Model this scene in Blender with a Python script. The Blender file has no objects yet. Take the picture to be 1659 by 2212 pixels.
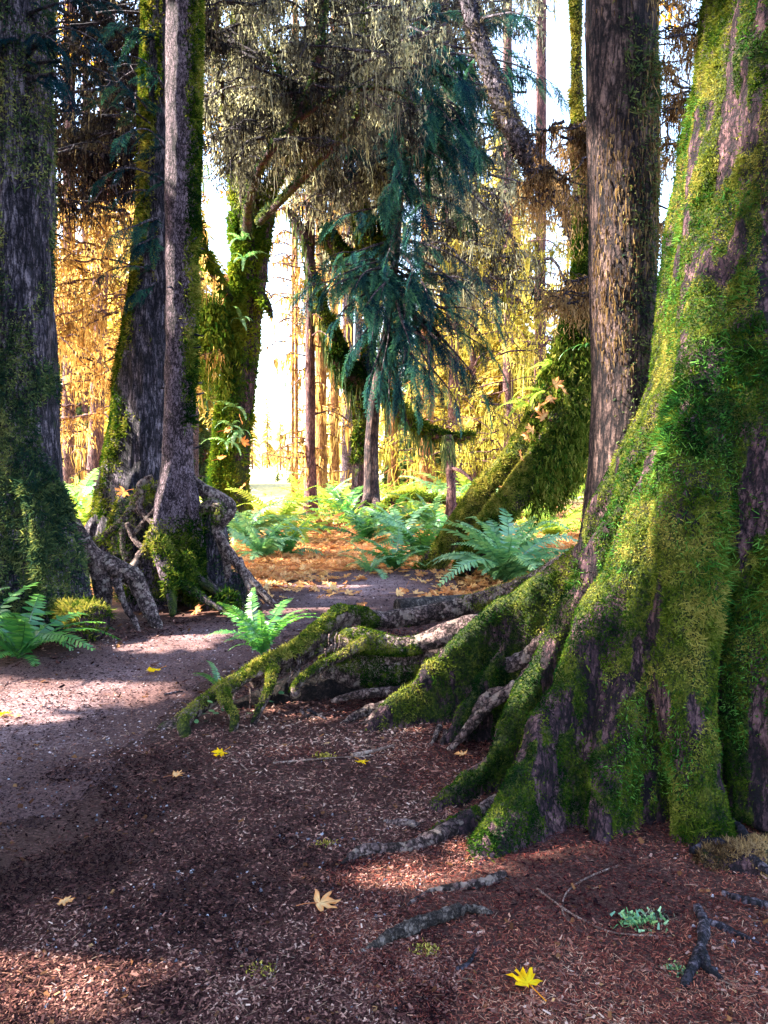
import bpy, math, random
import numpy as np

# ------------------------------------------------------------------ camera, sky, sun, exposure
SC = bpy.context.scene
COL = SC.collection
R = math.radians
CAMZ = 1.5
PITCH = math.atan(106 / 1703.0)
cam_d = bpy.data.cameras.new("camera")
cam = bpy.data.objects.new("camera", cam_d)
COL.objects.link(cam)
cam.location = (0, 0, CAMZ)
cam.rotation_euler = (math.pi / 2 - PITCH, 0, 0)
cam_d.sensor_fit = 'VERTICAL'
cam_d.sensor_height = 24
cam_d.lens = 12 / (1106 / 1703.0)
cam_d.clip_start = 0.05
cam_d.clip_end = 3000
SC.camera = cam

SUN_AZ, SUN_EL = -85.0, 36.0
world = bpy.data.worlds.new("World")
SC.world = world
world.use_nodes = True
wn = world.node_tree
bg = wn.nodes["Background"]
sky = wn.nodes.new("ShaderNodeTexSky")
sky.sky_type = 'NISHITA'
sky.sun_disc = False
sky.sun_elevation = R(SUN_EL)
sky.sun_rotation = R(SUN_AZ)
sky.air_density = 1.0
sky.dust_density = 2.0
wn.links.new(sky.outputs[0], bg.inputs[0])
bg.inputs[1].default_value = 0.145
S_DIR = np.array([math.sin(R(SUN_AZ)) * math.cos(R(SUN_EL)), math.cos(R(SUN_AZ)) * math.cos(R(SUN_EL)), math.sin(R(SUN_EL))])
sun_d = bpy.data.lights.new("sun", 'SUN')
sun_d.energy = 5.0
sun_d.angle = R(0.6)
sun_d.color = (1.0, 0.93, 0.80)
sun = bpy.data.objects.new("sun", sun_d)
COL.objects.link(sun)
sun.rotation_euler = (math.pi / 2 - R(SUN_EL), 0, -R(SUN_AZ) + math.pi)
from mathutils import Vector
sun.rotation_euler = Vector(-S_DIR).to_track_quat('-Z', 'Y').to_euler()
SC.view_settings.view_transform = 'Standard'
SC.view_settings.look = 'None'
SC.view_settings.gamma = 1
SC.view_settings.exposure = 3.3
SC.cycles.use_denoising = True
SC.cycles.max_bounces = 7
SC.cycles.diffuse_bounces = 3
SC.cycles.transmission_bounces = 5
SC.cycles.glossy_bounces = 2
SC.cycles.sample_clamp_indirect = 6

# ------------------------------------------------------------------ numeric helpers
rng = np.random.default_rng(11)
random.seed(11)
F_PX = 1703.0
CP, SP = math.cos(PITCH), math.sin(PITCH)


def ray(u, v):
    x = (u - 829.5) / F_PX
    y = -(v - 1106) / F_PX
    return np.array([x, CP + y * SP, -SP + y * CP])


def W(u, v, Y):
    """point of the place seen in the direction (u, v), Y metres ahead"""
    d = ray(u, v)
    return d * (Y / d[1]) + np.array([0, 0, CAMZ])


def G(u, v, z=0.0):
    d = ray(u, v)
    return d * ((z - CAMZ) / d[2]) + np.array([0, 0, CAMZ])


def PX(n, Y):
    return n / F_PX * Y


def _h(ix, iy, iz, seed):
    n = (ix.astype(np.int64) * 374761393 + iy.astype(np.int64) * 668265263 + iz.astype(np.int64) * 2147483647 + seed * 144665) & 0xFFFFFFFF
    n = ((n ^ (n >> 13)) * 1274126177) & 0xFFFFFFFF
    n = ((n ^ (n >> 16)) * 2246822519) & 0xFFFFFFFF
    return ((n ^ (n >> 15)) & 0xFFFF) / 65535.0


def vnoise(P, sc=1.0, seed=0):
    P = np.asarray(P, float) * sc
    i = np.floor(P).astype(np.int64)
    f = P - i
    f = f * f * (3 - 2 * f)
    x, y, z = i[:, 0], i[:, 1], i[:, 2]
    out = 0
    for dx in (0, 1):
        wx = f[:, 0] if dx else 1 - f[:, 0]
        for dy in (0, 1):
            wy = f[:, 1] if dy else 1 - f[:, 1]
            for dz in (0, 1):
                wz = f[:, 2] if dz else 1 - f[:, 2]
                out = out + wx * wy * wz * _h(x + dx, y + dy, z + dz, seed)
    return out


def fbm(P, sc=1.0, octv=3, seed=0):
    s, a, t = 0, 1.0, 0
    for o in range(octv):
        s = s + a * vnoise(P, sc * 2 ** o, seed + o * 17)
        t += a
        a *= 0.5
    return s / t


def unit(a):
    return a / np.maximum(np.linalg.norm(a, axis=-1, keepdims=True), 1e-9)


def ss(x, a, b):
    t = np.clip((x - a) / (b - a), 0, 1)
    return t * t * (3 - 2 * t)


def gh(x, y):
    """height of the forest floor"""
    x = np.atleast_1d(np.asarray(x, float)); y = np.atleast_1d(np.asarray(y, float))
    P = np.stack([x, y, np.zeros_like(x)], 1)
    h = (fbm(P, 0.9, 3, 3) - 0.5) * 0.07
    h = h + (fbm(P, 0.15, 2, 9) - 0.5) * 0.5 * ss(y, 12, 30)
    return h


def gz(x, y):
    return float(gh(x, y)[0])


def on_ground(u, v):
    p = G(u, v)
    return np.array([p[0], p[1], gz(p[0], p[1])])


def catmull(P, n):
    P = np.asarray(P, float)
    k = len(P)
    if k == 2:
        t = np.linspace(0, 1, n)[:, None]
        return P[0] * (1 - t) + P[1] * t
    Q = np.vstack([2 * P[0] - P[1], P, 2 * P[-1] - P[-2]])
    t = np.linspace(0, k - 1 - 1e-6, n)
    i = t.astype(int); f = (t - i)[:, None]
    a, b, c, d = Q[i], Q[i + 1], Q[i + 2], Q[i + 3]
    return 0.5 * (2 * b + (c - a) * f + (2 * a - 5 * b + 4 * c - d) * f ** 2 + (3 * b - a - 3 * c + d) * f ** 3)


def loft(rings):
    """rings: (n, m, 3) closed rings -> verts, quads, ends pinched shut"""
    rings = np.asarray(rings)
    first = rings[0].mean(0) + (rings[0] - rings[0].mean(0)) * 0.01
    last = rings[-1].mean(0) + (rings[-1] - rings[-1].mean(0)) * 0.01
    rings = np.concatenate([first[None], rings, last[None]])
    n, m, _ = rings.shape
    i = np.arange(n - 1)[:, None] * m
    j = np.arange(m)[None]
    j2 = (j + 1) % m
    F = np.stack([i + j, i + j2, i + m + j2, i + m + j], -1).reshape(-1, 4)
    return rings.reshape(-1, 3), F


def frames(P):
    T = unit(np.gradient(P, axis=0))
    up = np.array([0.13, 0.97, 0.2])
    N = [unit(np.cross(T[0], up))]
    for k in range(1, len(P)):
        v = N[-1] - T[k] * np.dot(N[-1], T[k])
        N.append(unit(v))
    N = np.array(N)
    return T, N, np.cross(T, N)


def tube(path, rad, n=24, m=12, wob=0.0, seed=0, flute=0.0, nfl=7):
    path = np.asarray(path, float)
    rad = np.broadcast_to(np.asarray(rad, float), (len(path),))
    Q = catmull(np.hstack([path, rad[:, None]]), n)
    P, r = Q[:, :3], np.maximum(Q[:, 3], 0.0008)
    T, N, B = frames(P)
    a = np.linspace(0, 2 * np.pi, m, endpoint=False)
    rr = r[:, None] * np.ones((1, m))
    if flute:
        rr = rr * (1 + flute * np.sin(nfl * a[None] + 1.7 * np.sin(np.arange(n)[:, None] * 0.23 + seed)))
    ring = P[:, None] + rr[..., None] * (np.cos(a)[None, :, None] * N[:, None] + np.sin(a)[None, :, None] * B[:, None])
    if wob:
        q = ring.reshape(-1, 3)
        ring = ring + ((fbm(q, 1.2 / max(r.mean(), 0.01), 2, seed) - 0.5).reshape(n, m, 1) * 2 * wob * r[:, None, None]) * unit(ring - P[:, None])
    return loft(ring)


def fin(path, rtop, wb, n=26, zb=-0.15):
    """a buttress: rounded ridge along path with flanks that flare down to the soil"""
    path = np.asarray(path, float)
    k = len(path)
    rtop = np.broadcast_to(np.asarray(rtop, float), (k,)); wb = np.broadcast_to(np.asarray(wb, float), (k,))
    Q = catmull(np.hstack([path, rtop[:, None], wb[:, None]]), n)
    P, r, w = Q[:, :3], Q[:, 3], Q[:, 4]
    T = np.gradient(P, axis=0); T[:, 2] = 0; T = unit(T)
    N = np.stack([-T[:, 1], T[:, 0], 0 * T[:, 0]], 1)
    Zt = P[:, 2]
    prof = [(-1.0, 0.0), (-0.78, 0.3), (-0.5, 0.62), None, None, None, None, None, (0.5, 0.62), (0.78, 0.3), (1.0, 0.0)]
    caps = [(-1, -1), (-0.72, -0.3), (0, 0), (0.72, -0.3), (1, -1)]
    rings = []
    ci = 0
    for q in prof:
        if q is None:
            s, dz = caps[ci]; ci += 1
            off = s * r; z = np.maximum(Zt + dz * r, zb + 0.02)
        else:
            s, h = q
            body = np.maximum(Zt - r - zb, 0.01)
            ww = r + (w - r) * (abs(s) - 0.45) / 0.55
            off = np.sign(s) * np.maximum(ww, r * 0.8); z = zb + body * h
        p = P + N * off[:, None]
        p[:, 2] = z
        rings.append(p)
    return loft(np.stack(rings, 1))


def join(parts):
    V, F, o = [], [], 0
    for v, f in parts:
        V.append(v); F.append(f + o); o += len(v)
    return np.vstack(V), np.vstack(F)


def base_of(parent):
    return np.array(parent.location) if parent is not None else np.zeros(3)


MADE = {}


def mesh_data(name, V, F, mat, smooth=False, **attrs):
    me = bpy.data.meshes.new(name)
    n, k = F.shape
    me.vertices.add(len(V))
    me.vertices.foreach_set("co", np.ascontiguousarray(V, dtype=np.float32).ravel())
    me.loops.add(n * k)
    me.loops.foreach_set("vertex_index", np.ascontiguousarray(F, dtype=np.int32).ravel())
    me.polygons.add(n)
    me.polygons.foreach_set("loop_start", np.arange(0, n * k, k, dtype=np.int32))
    me.polygons.foreach_set("use_smooth", np.full(n, smooth, dtype=bool))
    for key, val in attrs.items():
        if val is None:
            continue
        at = me.attributes.new(key, 'FLOAT', 'POINT')
        at.data.foreach_set("value", np.ascontiguousarray(val, dtype=np.float32))
    me.update()
    me.validate()
    if mat is not None:
        me.materials.append(mat)
    return me


def link(name, me, parent=None, loc=None, kind=None):
    o = bpy.data.objects.new(name, me)
    COL.objects.link(o)
    if parent is not None:
        o.parent = parent
    if loc is not None:
        o.location = loc
    if kind:
        o['kind'] = kind
    return o


def mk(name, VF, mat, parent=None, smooth=False, kind=None, **attrs):
    V, F = VF
    return link(name, mesh_data(name, V - base_of(parent_root(parent)), F, mat, smooth, **attrs), parent, kind=kind)


def parent_root(p):
    while p is not None and p.parent is not None:
        p = p.parent
    return p


def tag(o, label, cat, group=None):
    o['label'] = label; o['category'] = cat
    if group:
        o['group'] = group
    return o


def thing(name, label, cat, loc, group=None):
    o = bpy.data.objects.new(name, None)
    o.empty_display_size = 0.1
    COL.objects.link(o)
    o.location = [float(c) for c in loc]
    return tag(o, label, cat, group)


def own(name, VF, mat, label, cat, loc, group=None, smooth=True, **attrs):
    """a thing that is a single mesh, origin at its base"""
    V, F = VF
    o = link(name, mesh_data(name, V - np.asarray(loc), F, mat, smooth, **attrs))
    o.location = [float(c) for c in loc]
    return tag(o, label, cat, group)


def fuse(parts, voxel, smooth=4):
    """one continuous skin over overlapping pieces"""
    V, F = join(parts)
    me = mesh_data("tmp", V, F, None)
    o = bpy.data.objects.new("tmp", me)
    COL.objects.link(o)
    m = o.modifiers.new("r", 'REMESH'); m.mode = 'VOXEL'; m.voxel_size = voxel
    if smooth:
        s = o.modifiers.new("s", 'SMOOTH'); s.factor = 0.5; s.iterations = smooth
    dg = bpy.context.evaluated_depsgraph_get()
    ev = o.evaluated_get(dg)
    em = ev.to_mesh()
    nv = len(em.vertices); npoly = len(em.polygons)
    v = np.empty(nv * 3, np.float32); em.vertices.foreach_get("co", v)
    lt = np.empty(npoly, np.int32); em.polygons.foreach_get("loop_total", lt)
    li = np.empty(len(em.loops), np.int32); em.loops.foreach_get("vertex_index", li)
    assert (lt == 4).all()
    f = li.reshape(-1, 4).copy()
    ev.to_mesh_clear()
    bpy.data.objects.remove(o); bpy.data.meshes.remove(me)
    return v.reshape(-1, 3).astype(float), f


def vnormals(V, F):
    n = np.cross(V[F[:, 2]] - V[F[:, 0]], V[F[:, 3]] - V[F[:, 1]])
    N = np.zeros_like(V)
    for c in range(3):
        for k in range(4):
            N[:, c] += np.bincount(F[:, k], n[:, c], len(V))
    return unit(N)


def roughen(VF, amp, sc, stretch=0.25, seed=0, octv=3):
    V, F = VF
    N = vnormals(V, F)
    Q = V * np.array([1, 1, stretch])
    d = (fbm(Q, sc, octv, seed) - 0.5) * 2 * amp
    return V + N * d[:, None], F


def blades(P, D, S, L, w, tip=0.35):
    """flat leaf quads: root P, direction D, side S"""
    L = np.asarray(L)[:, None]; w = np.asarray(w)[:, None]
    a = P - S * w; b = P + S * w
    c = P + D * L + S * w * tip; d = P + D * L - S * w * tip
    m1 = P + D * L * 0.5 + S * w * 1.25; m2 = P + D * L * 0.5 - S * w * 1.25
    n = len(P)
    V = np.stack([a, b, m1, c, d, m2], 1).reshape(-1, 3)
    i = np.arange(n)[:, None] * 6
    F = np.concatenate([i + np.array([[0, 1, 2, 5]]), i + np.array([[5, 2, 3, 4]])], 0)
    return V, F


def quads(P, D, S, L, w, tip=0.4):
    L = np.asarray(L)[:, None]; w = np.asarray(w)[:, None]
    V = np.stack([P - S * w, P + S * w, P + D * L + S * w * tip, P + D * L - S * w * tip], 1).reshape(-1, 3)
    F = np.arange(len(P) * 4).reshape(-1, 4)
    return V, F


def rdir(n):
    return unit(rng.normal(size=(n, 3)))


def sample(VF, n, weight=None):
    V, F = VF
    a, b, c, d = (V[F[:, k]] for k in range(4))
    nr = np.cross(c - a, d - b)
    area = np.linalg.norm(nr, axis=1) * 0.5
    p = area if weight is None else area * weight
    p = p / p.sum()
    i = rng.choice(len(F), n, p=p)
    s, t = rng.random((2, n, 1))
    P = (a[i] * (1 - s) + b[i] * s) * (1 - t) + (d[i] * (1 - s) + c[i] * s) * t
    return P, unit(nr[i])


def fcent(VF):
    V, F = VF
    c = V[F].mean(1)
    n = unit(np.cross(V[F[:, 2]] - V[F[:, 0]], V[F[:, 3]] - V[F[:, 1]]))
    return c, n


def fuzz(VF, n, L, w, weight=None, out=0.7, droop=0.55, tint_sc=2.0, seed=0, tvar=0.22, tbase=0.0):
    P, N = sample(VF, n, weight)
    D = unit(N * out + rdir(n) * 1.0 + np.array([0, 0, -droop * 0.6]))
    S = unit(np.cross(D, rdir(n)))
    k = 0.5 + rng.random(n)
    big = 1 + 1.2 * (fbm(P, 3.1, 2, seed + 5) > 0.6)
    V, F = quads(P, D, S, L * k * big, w * (0.6 + 0.8 * rng.random(n)), 0.25)
    t = fbm(P, tint_sc, 3, seed)
    t = np.clip((t - 0.5) * 1.8 + (fbm(P, tint_sc * 9, 2, seed + 3) - 0.5) * 1.3 + 0.44 + tbase + rng.normal(size=n) * tvar, 0, 1)
    return (V, F), np.repeat(t, 4)


def strands(P, L, w, seg=4, sway=0.06):
    """hanging moss: ragged ribbons falling from the points P"""
    n = len(P)
    ang = rng.random(n) * np.pi
    S = np.stack([np.cos(ang), np.sin(ang) * 0.6, 0 * ang], 1)
    t = np.linspace(0, 1, seg + 1)
    dx = rng.normal(size=(n, 2)) * sway
    V = np.empty((n, seg + 1, 2, 3))
    jit = np.cumsum(rng.normal(size=(n, seg + 1, 2)) * 0.035, axis=1)
    for k in range(seg + 1):
        c = P.copy()
        c[:, 2] -= L * t[k]
        c[:, :2] += (dx * t[k] + jit[:, k]) * L[:, None]
        ww = w * (1 - t[k]) ** 0.7 * (0.45 + 1.0 * rng.random(n)) + w * 0.08
        V[:, k, 0] = c - S * ww[:, None]
        V[:, k, 1] = c + S * ww[:, None]
    b = (np.arange(n) * (seg + 1) * 2)[:, None, None]
    k = (np.arange(seg) * 2)[None, :, None]
    F = (b + k + np.array([0, 1, 3, 2])[None, None]).reshape(-1, 4)
    return V.reshape(-1, 3), F


def tangles(P, L, w, px, T=None, spread=0.16):
    """ragged tufts of beard lichen: many short crooked blades around a hanging thread"""
    k = np.clip((L / px / 3.2).astype(int), 3, 34)
    R_ = np.repeat(np.arange(len(P)), k)
    n = len(R_)
    t = rng.random(n) ** 1.25
    Lr = L[R_]
    lat = rng.normal(size=(n, 3)) * np.array([1, 1, 0.4]) * (spread * Lr * (1 - 0.55 * t))[:, None]
    bend = (rng.normal(size=(len(P), 3)) * np.array([.18, .18, 0]))[R_] * (Lr * t)[:, None]
    C = P[R_] + lat + bend
    C[:, 2] -= Lr * t
    D = unit(rng.normal(size=(n, 3)) * np.array([.42, .42, .35]) + np.array([0, 0, -1.0]))
    S = unit(np.cross(D, rdir(n)))
    VF = quads(C, D, S, np.clip(Lr * .2, 4 * px[R_], 11 * px[R_]) * rng.uniform(.5, 1.4, n), w[R_] * rng.uniform(.8, 1.9, n) * (1 - .5 * t), .3)
    tt = np.clip((T[R_] if T is not None else .5) + rng.normal(size=n) * .12 + .12 * t, 0, 1)
    return VF, np.repeat(tt, 4)


# ------------------------------------------------------------------ materials
def new_mat(name):
    m = bpy.data.materials.new(name)
    m.use_nodes = True
    nt = m.node_tree
    nt.nodes.clear()
    return m, nt, nt.nodes, nt.links


def ramp(nt, stops):
    r = nt.nodes.new("ShaderNodeValToRGB")
    e = r.color_ramp.elements
    while len(e) < len(stops):
        e.new(0.5)
    for k, (p, c) in enumerate(stops):
        e[k].position = p
        e[k].color = (*c, 1)
    return r


def leaf_mat(name, stops, trans=0.45, gloss=0.0, tcol=1.25, rough=0.4):
    m, nt, N, L = new_mat(name)
    at = N.new("ShaderNodeAttribute"); at.attribute_name = "tint"
    r = ramp(nt, stops)
    L.new(at.outputs["Fac"], r.inputs[0])
    d = N.new("ShaderNodeBsdfDiffuse")
    t = N.new("ShaderNodeBsdfTranslucent")
    L.new(r.outputs[0], d.inputs[0])
    g = N.new("ShaderNodeMix"); g.data_type = 'RGBA'; g.blend_type = 'MULTIPLY'; g.inputs[0].default_value = 1
    L.new(r.outputs[0], g.inputs[6]); g.inputs[7].default_value = (1.15 * tcol, 1.08 * tcol, 0.72 * tcol, 1)
    L.new(g.outputs[2], t.inputs[0])
    mx = N.new("ShaderNodeMixShader"); mx.inputs[0].default_value = trans
    L.new(d.outputs[0], mx.inputs[1]); L.new(t.outputs[0], mx.inputs[2])
    o = N.new("ShaderNodeOutputMaterial")
    last = mx
    if gloss:
        gl = N.new("ShaderNodeBsdfGlossy"); gl.inputs["Roughness"].default_value = rough
        m2 = N.new("ShaderNodeMixShader"); m2.inputs[0].default_value = gloss
        L.new(mx.outputs[0], m2.inputs[1]); L.new(gl.outputs[0], m2.inputs[2])
        last = m2
    L.new(last.outputs[0], o.inputs[0])
    return m


def bark_mat(name, stops, moss=None, scale=9.0, stretch=0.22, bump=0.6, moss_bias=0.0, spots=None, plates=False):
    m, nt, N, L = new_mat(name)
    geo = N.new("ShaderNodeNewGeometry")
    mp = N.new("ShaderNodeMapping")
    mp.inputs["Scale"].default_value = (1, 1, stretch)
    L.new(geo.outputs["Position"], mp.inputs[0])

    def noise(src, sc, det, ro):
        n = N.new("ShaderNodeTexNoise"); n.inputs["Scale"].default_value = sc; n.inputs["Detail"].default_value = det; n.inputs["Roughness"].default_value = ro
        L.new(src, n.inputs["Vector"])
        return n

    def math_(op, a, b, c=None):
        x = N.new("ShaderNodeMath"); x.operation = op
        for k, q in enumerate((a, b, c)):
            if q is None:
                continue
            if isinstance(q, (int, float)):
                x.inputs[k].default_value = q
            else:
                L.new(q, x.inputs[k])
        return x.outputs[0]
    n1 = noise(mp.outputs[0], scale * 1.6, 8, 0.7)
    nf = noise(geo.outputs["Position"], scale * 5, 5, 0.7)
    nb = noise(geo.outputs["Position"], 4.0, 4, 0.6)
    n2 = N.new("ShaderNodeTexVoronoi"); n2.feature = 'DISTANCE_TO_EDGE'; n2.inputs["Scale"].default_value = scale * 2.6
    ad = N.new("ShaderNodeVectorMath"); ad.operation = 'MULTIPLY_ADD'; ad.inputs[1].default_value = (0.10, 0.10, 0.10)
    L.new(n1.outputs["Color"], ad.inputs[0]); L.new(mp.outputs[0], ad.inputs[2])
    L.new(ad.outputs[0], n2.inputs["Vector"])
    crack = N.new("ShaderNodeMapRange"); crack.inputs[2].default_value = 0.0
    crack.inputs[1].default_value = 0.0
    crack.inputs[2].default_value = 0.16
    L.new(n2.outputs["Distance"], crack.inputs[0])
    h = math_('MULTIPLY_ADD', n1.outputs["Fac"], 1.0, math_('MULTIPLY', crack.outputs[0], 0.34 if plates else 0.22))
    h = math_('MULTIPLY_ADD', nf.outputs["Fac"], 0.45, h)
    h = math_('MULTIPLY_ADD', nb.outputs["Fac"], 0.6, h)
    hh = math_('ADD', h, -0.725)
    r = ramp(nt, [(stops[0][0] + 0.08, stops[0][1]), (stops[1][0] + 0.01, stops[1][1]), (stops[2][0] - 0.06, stops[2][1])])
    L.new(hh, r.inputs[0])
    col = r.outputs[0]
    if spots:
        n4 = noise(geo.outputs["Position"], 17, 4, 0.6)
        rs = ramp(nt, [(0.54, (0, 0, 0)), (0.60, (1, 1, 1))])
        L.new(n4.outputs["Fac"], rs.inputs[0])
        mxs = N.new("ShaderNodeMix"); mxs.data_type = 'RGBA'
        L.new(rs.outputs[0], mxs.inputs[0]); L.new(col, mxs.inputs[6]); mxs.inputs[7].default_value = (*spots, 1)
        col = mxs.outputs[2]
    bh = h
    if moss:
        n3 = noise(geo.outputs["Position"], 3.5, 7, 0.72)
        at = N.new("ShaderNodeAttribute"); at.attribute_name = "moss"
        sm = math_('ADD', n3.outputs["Fac"], at.outputs["Fac"])
        rm = ramp(nt, [(0.80 - moss_bias, (0, 0, 0)), (0.88 - moss_bias, (1, 1, 1))])
        L.new(sm, rm.inputs[0])
        n5 = noise(geo.outputs["Position"], 55, 6, 0.7)
        n6 = noise(geo.outputs["Position"], 7, 4, 0.6)
        mm = math_('MULTIPLY_ADD', n5.outputs["Fac"], 1.0, math_('MULTIPLY_ADD', n6.outputs["Fac"], 0.6, -0.3))
        rc = ramp(nt, [(0.36, moss[0]), (0.52, moss[1]), (0.66, moss[2])])
        L.new(mm, rc.inputs[0])
        mxm = N.new("ShaderNodeMix"); mxm.data_type = 'RGBA'
        L.new(rm.outputs[0], mxm.inputs[0]); L.new(col, mxm.inputs[6]); L.new(rc.outputs[0], mxm.inputs[7])
        col = mxm.outputs[2]
        bh = math_('MULTIPLY_ADD', n5.outputs["Fac"], rm.outputs[0], h)
    b = N.new("ShaderNodeBump"); b.inputs["Strength"].default_value = min(1.0, bump + 0.2); b.inputs["Distance"].default_value = 0.05
    L.new(bh, b.inputs["Height"])
    p = N.new("ShaderNodeBsdfPrincipled"); p.inputs["Roughness"].default_value = 0.85
    p.inputs["Specular IOR Level"].default_value = 0.2
    L.new(col, p.inputs["Base Color"]); L.new(b.outputs[0], p.inputs["Normal"])
    o = N.new("ShaderNodeOutputMaterial")
    L.new(p.outputs[0], o.inputs[0])
    return m


MOSSC = ((0.006, 0.014, 0.004), (0.03, 0.05, 0.006), (0.12, 0.13, 0.012))
M = {}
M['moss'] = leaf_mat("moss_green", [(0.0, (0.005, 0.018, 0.005)), (0.30, (0.020, 0.050, 0.006)), (0.55, (0.070, 0.098, 0.011)), (0.84, (0.150, 0.165, 0.028)), (1.0, (0.25, 0.22, 0.05))], 0.25)
M['moss_bright'] = leaf_mat("moss_bright", [(0.0, (0.012, 0.045, 0.008)), (0.5, (0.075, 0.13, 0.012)), (1.0, (0.24, 0.25, 0.03))], 0.3)
M['feather'] = leaf_mat("feather_moss", [(0.0, (0.010, 0.05, 0.012)), (0.5, (0.05, 0.16, 0.025)), (1.0, (0.16, 0.30, 0.06))], 0.3)
M['moss_dull'] = leaf_mat("moss_dull", [(0.0, (0.014, 0.036, 0.026)), (0.5, (0.075, 0.11, 0.042)), (1.0, (0.24, 0.24, 0.085))], 0.3)
M['lichen_grey'] = leaf_mat("lichen_grey", [(0.0, (0.012, 0.012, 0.016)), (0.4, (0.052, 0.052, 0.050)), (0.75, (0.15, 0.148, 0.125)), (1.0, (0.36, 0.36, 0.28))], 0.5)
M['lichen_dark'] = leaf_mat("lichen_dark", [(0.0, (0.006, 0.006, 0.012)), (0.6, (0.035, 0.030, 0.032)), (1.0, (0.14, 0.115, 0.075))], 0.4)
M['lichen_gold'] = leaf_mat("lichen_gold", [(0.0, (0.12, 0.065, 0.024)), (0.5, (0.36, 0.23, 0.085)), (1.0, (0.62, 0.46, 0.19))], 0.55)
M['lichen_yellow'] = leaf_mat("lichen_yellow", [(0.0, (0.10, 0.10, 0.02)), (0.5, (0.33, 0.29, 0.06)), (1.0, (0.65, 0.54, 0.16))], 0.55)
M['lichen_brown'] = leaf_mat("lichen_brown", [(0.0, (0.035, 0.02, 0.012)), (0.5, (0.15, 0.092, 0.05)), (1.0, (0.34, 0.23, 0.12))], 0.45)
M['hemlock'] = leaf_mat("hemlock_needles", [(0.0, (0.003, 0.010, 0.022)), (0.4, (0.008, 0.032, 0.046)), (0.75, (0.022, 0.085, 0.075)), (1.0, (0.06, 0.17, 0.09))], 0.22, 0.0)
M['canopy'] = leaf_mat("canopy_needles", [(0.0, (0.006, 0.024, 0.02)), (1.0, (0.03, 0.09, 0.04))], 0.25)
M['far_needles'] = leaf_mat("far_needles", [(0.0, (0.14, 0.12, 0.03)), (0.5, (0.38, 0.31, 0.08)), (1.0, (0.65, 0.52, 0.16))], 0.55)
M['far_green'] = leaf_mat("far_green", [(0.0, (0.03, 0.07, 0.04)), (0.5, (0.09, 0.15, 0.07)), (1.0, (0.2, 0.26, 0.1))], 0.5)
M['maple_gold'] = leaf_mat("maple_gold", [(0.0, (0.5, 0.16, 0.02)), (0.5, (0.65, 0.34, 0.03)), (1.0, (0.7, 0.5, 0.06))], 0.55)
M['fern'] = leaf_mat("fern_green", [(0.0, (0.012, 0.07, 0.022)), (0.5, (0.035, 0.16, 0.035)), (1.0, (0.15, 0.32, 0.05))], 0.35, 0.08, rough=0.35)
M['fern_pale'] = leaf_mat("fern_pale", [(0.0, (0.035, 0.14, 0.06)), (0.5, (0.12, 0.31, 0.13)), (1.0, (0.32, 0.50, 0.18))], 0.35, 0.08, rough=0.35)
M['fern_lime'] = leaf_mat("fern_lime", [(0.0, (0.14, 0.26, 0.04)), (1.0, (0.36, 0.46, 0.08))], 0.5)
M['fern_brown'] = leaf_mat("fern_brown", [(0.0, (0.14, 0.05, 0.02)), (1.0, (0.3, 0.13, 0.05))], 0.3)
M['leaf_orange'] = leaf_mat("leaf_orange", [(0.0, (0.36, 0.11, 0.05)), (0.5, (0.62, 0.28, 0.11)), (1.0, (0.75, 0.48, 0.22))], 0.25)
M['leaf_yellow'] = leaf_mat("leaf_yellow", [(0.0, (0.62, 0.22, 0.01)), (0.5, (0.75, 0.45, 0.01)), (1.0, (0.8, 0.6, 0.02))], 0.3)
M['litter'] = leaf_mat("litter_chips", [(0.0, (0.010, 0.005, 0.006)), (0.4, (0.085, 0.034, 0.030)), (0.75, (0.27, 0.13, 0.10)), (1.0, (0.55, 0.36, 0.28))], 0.05)
M['needles_red'] = leaf_mat("needles_red", [(0.0, (0.03, 0.006, 0.008)), (0.45, (0.19, 0.05, 0.036)), (0.85, (0.38, 0.15, 0.09)), (1.0, (0.52, 0.30, 0.2))], 0.05)
M['bark_brown'] = bark_mat("bark_brown", [(0.25, (0.010, 0.007, 0.010)), (0.5, (0.06, 0.036, 0.034)), (0.75, (0.23, 0.145, 0.125))], MOSSC, 10, 0.2, 0.8)
M['bark_purple'] = bark_mat("bark_purple", [(0.25, (0.010, 0.005, 0.009)), (0.5, (0.07, 0.040, 0.052)), (0.75, (0.24, 0.16, 0.19))], MOSSC, 15, 0.45, 0.9, 0.0, None, True)
M['bark_dark'] = bark_mat("bark_dark", [(0.25, (0.007, 0.006, 0.011)), (0.5, (0.052, 0.040, 0.056)), (0.75, (0.25, 0.195, 0.225))], ((0.012, 0.028, 0.012), (0.035, 0.06, 0.018), (0.09, 0.10, 0.03)), 11, 0.18, 0.9)
M['bark_root'] = bark_mat("bark_root", [(0.25, (0.018, 0.010, 0.010)), (0.5, (0.14, 0.084, 0.082)), (0.75, (0.42, 0.29, 0.26))], MOSSC, 12, 0.8, 0.9, 0.0, (0.34, 0.25, 0.215))
M['bark_mossy'] = bark_mat("bark_mossy", [(0.25, (0.010, 0.006, 0.010)), (0.5, (0.055, 0.026, 0.034)), (0.75, (0.19, 0.10, 0.105))], MOSSC, 12, 0.3, 0.8, 0.18)
M['bark_orange'] = bark_mat("bark_orange", [(0.25, (0.10, 0.035, 0.012)), (0.5, (0.30, 0.13, 0.04)), (0.75, (0.5, 0.27, 0.09))], None, 8, 0.15, 0.7)
M['bark_far'] = bark_mat("bark_far", [(0.25, (0.04, 0.018, 0.022)), (0.5, (0.13, 0.06, 0.06)), (0.75, (0.26, 0.14, 0.12))], MOSSC, 8, 0.2, 0.7)
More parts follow.
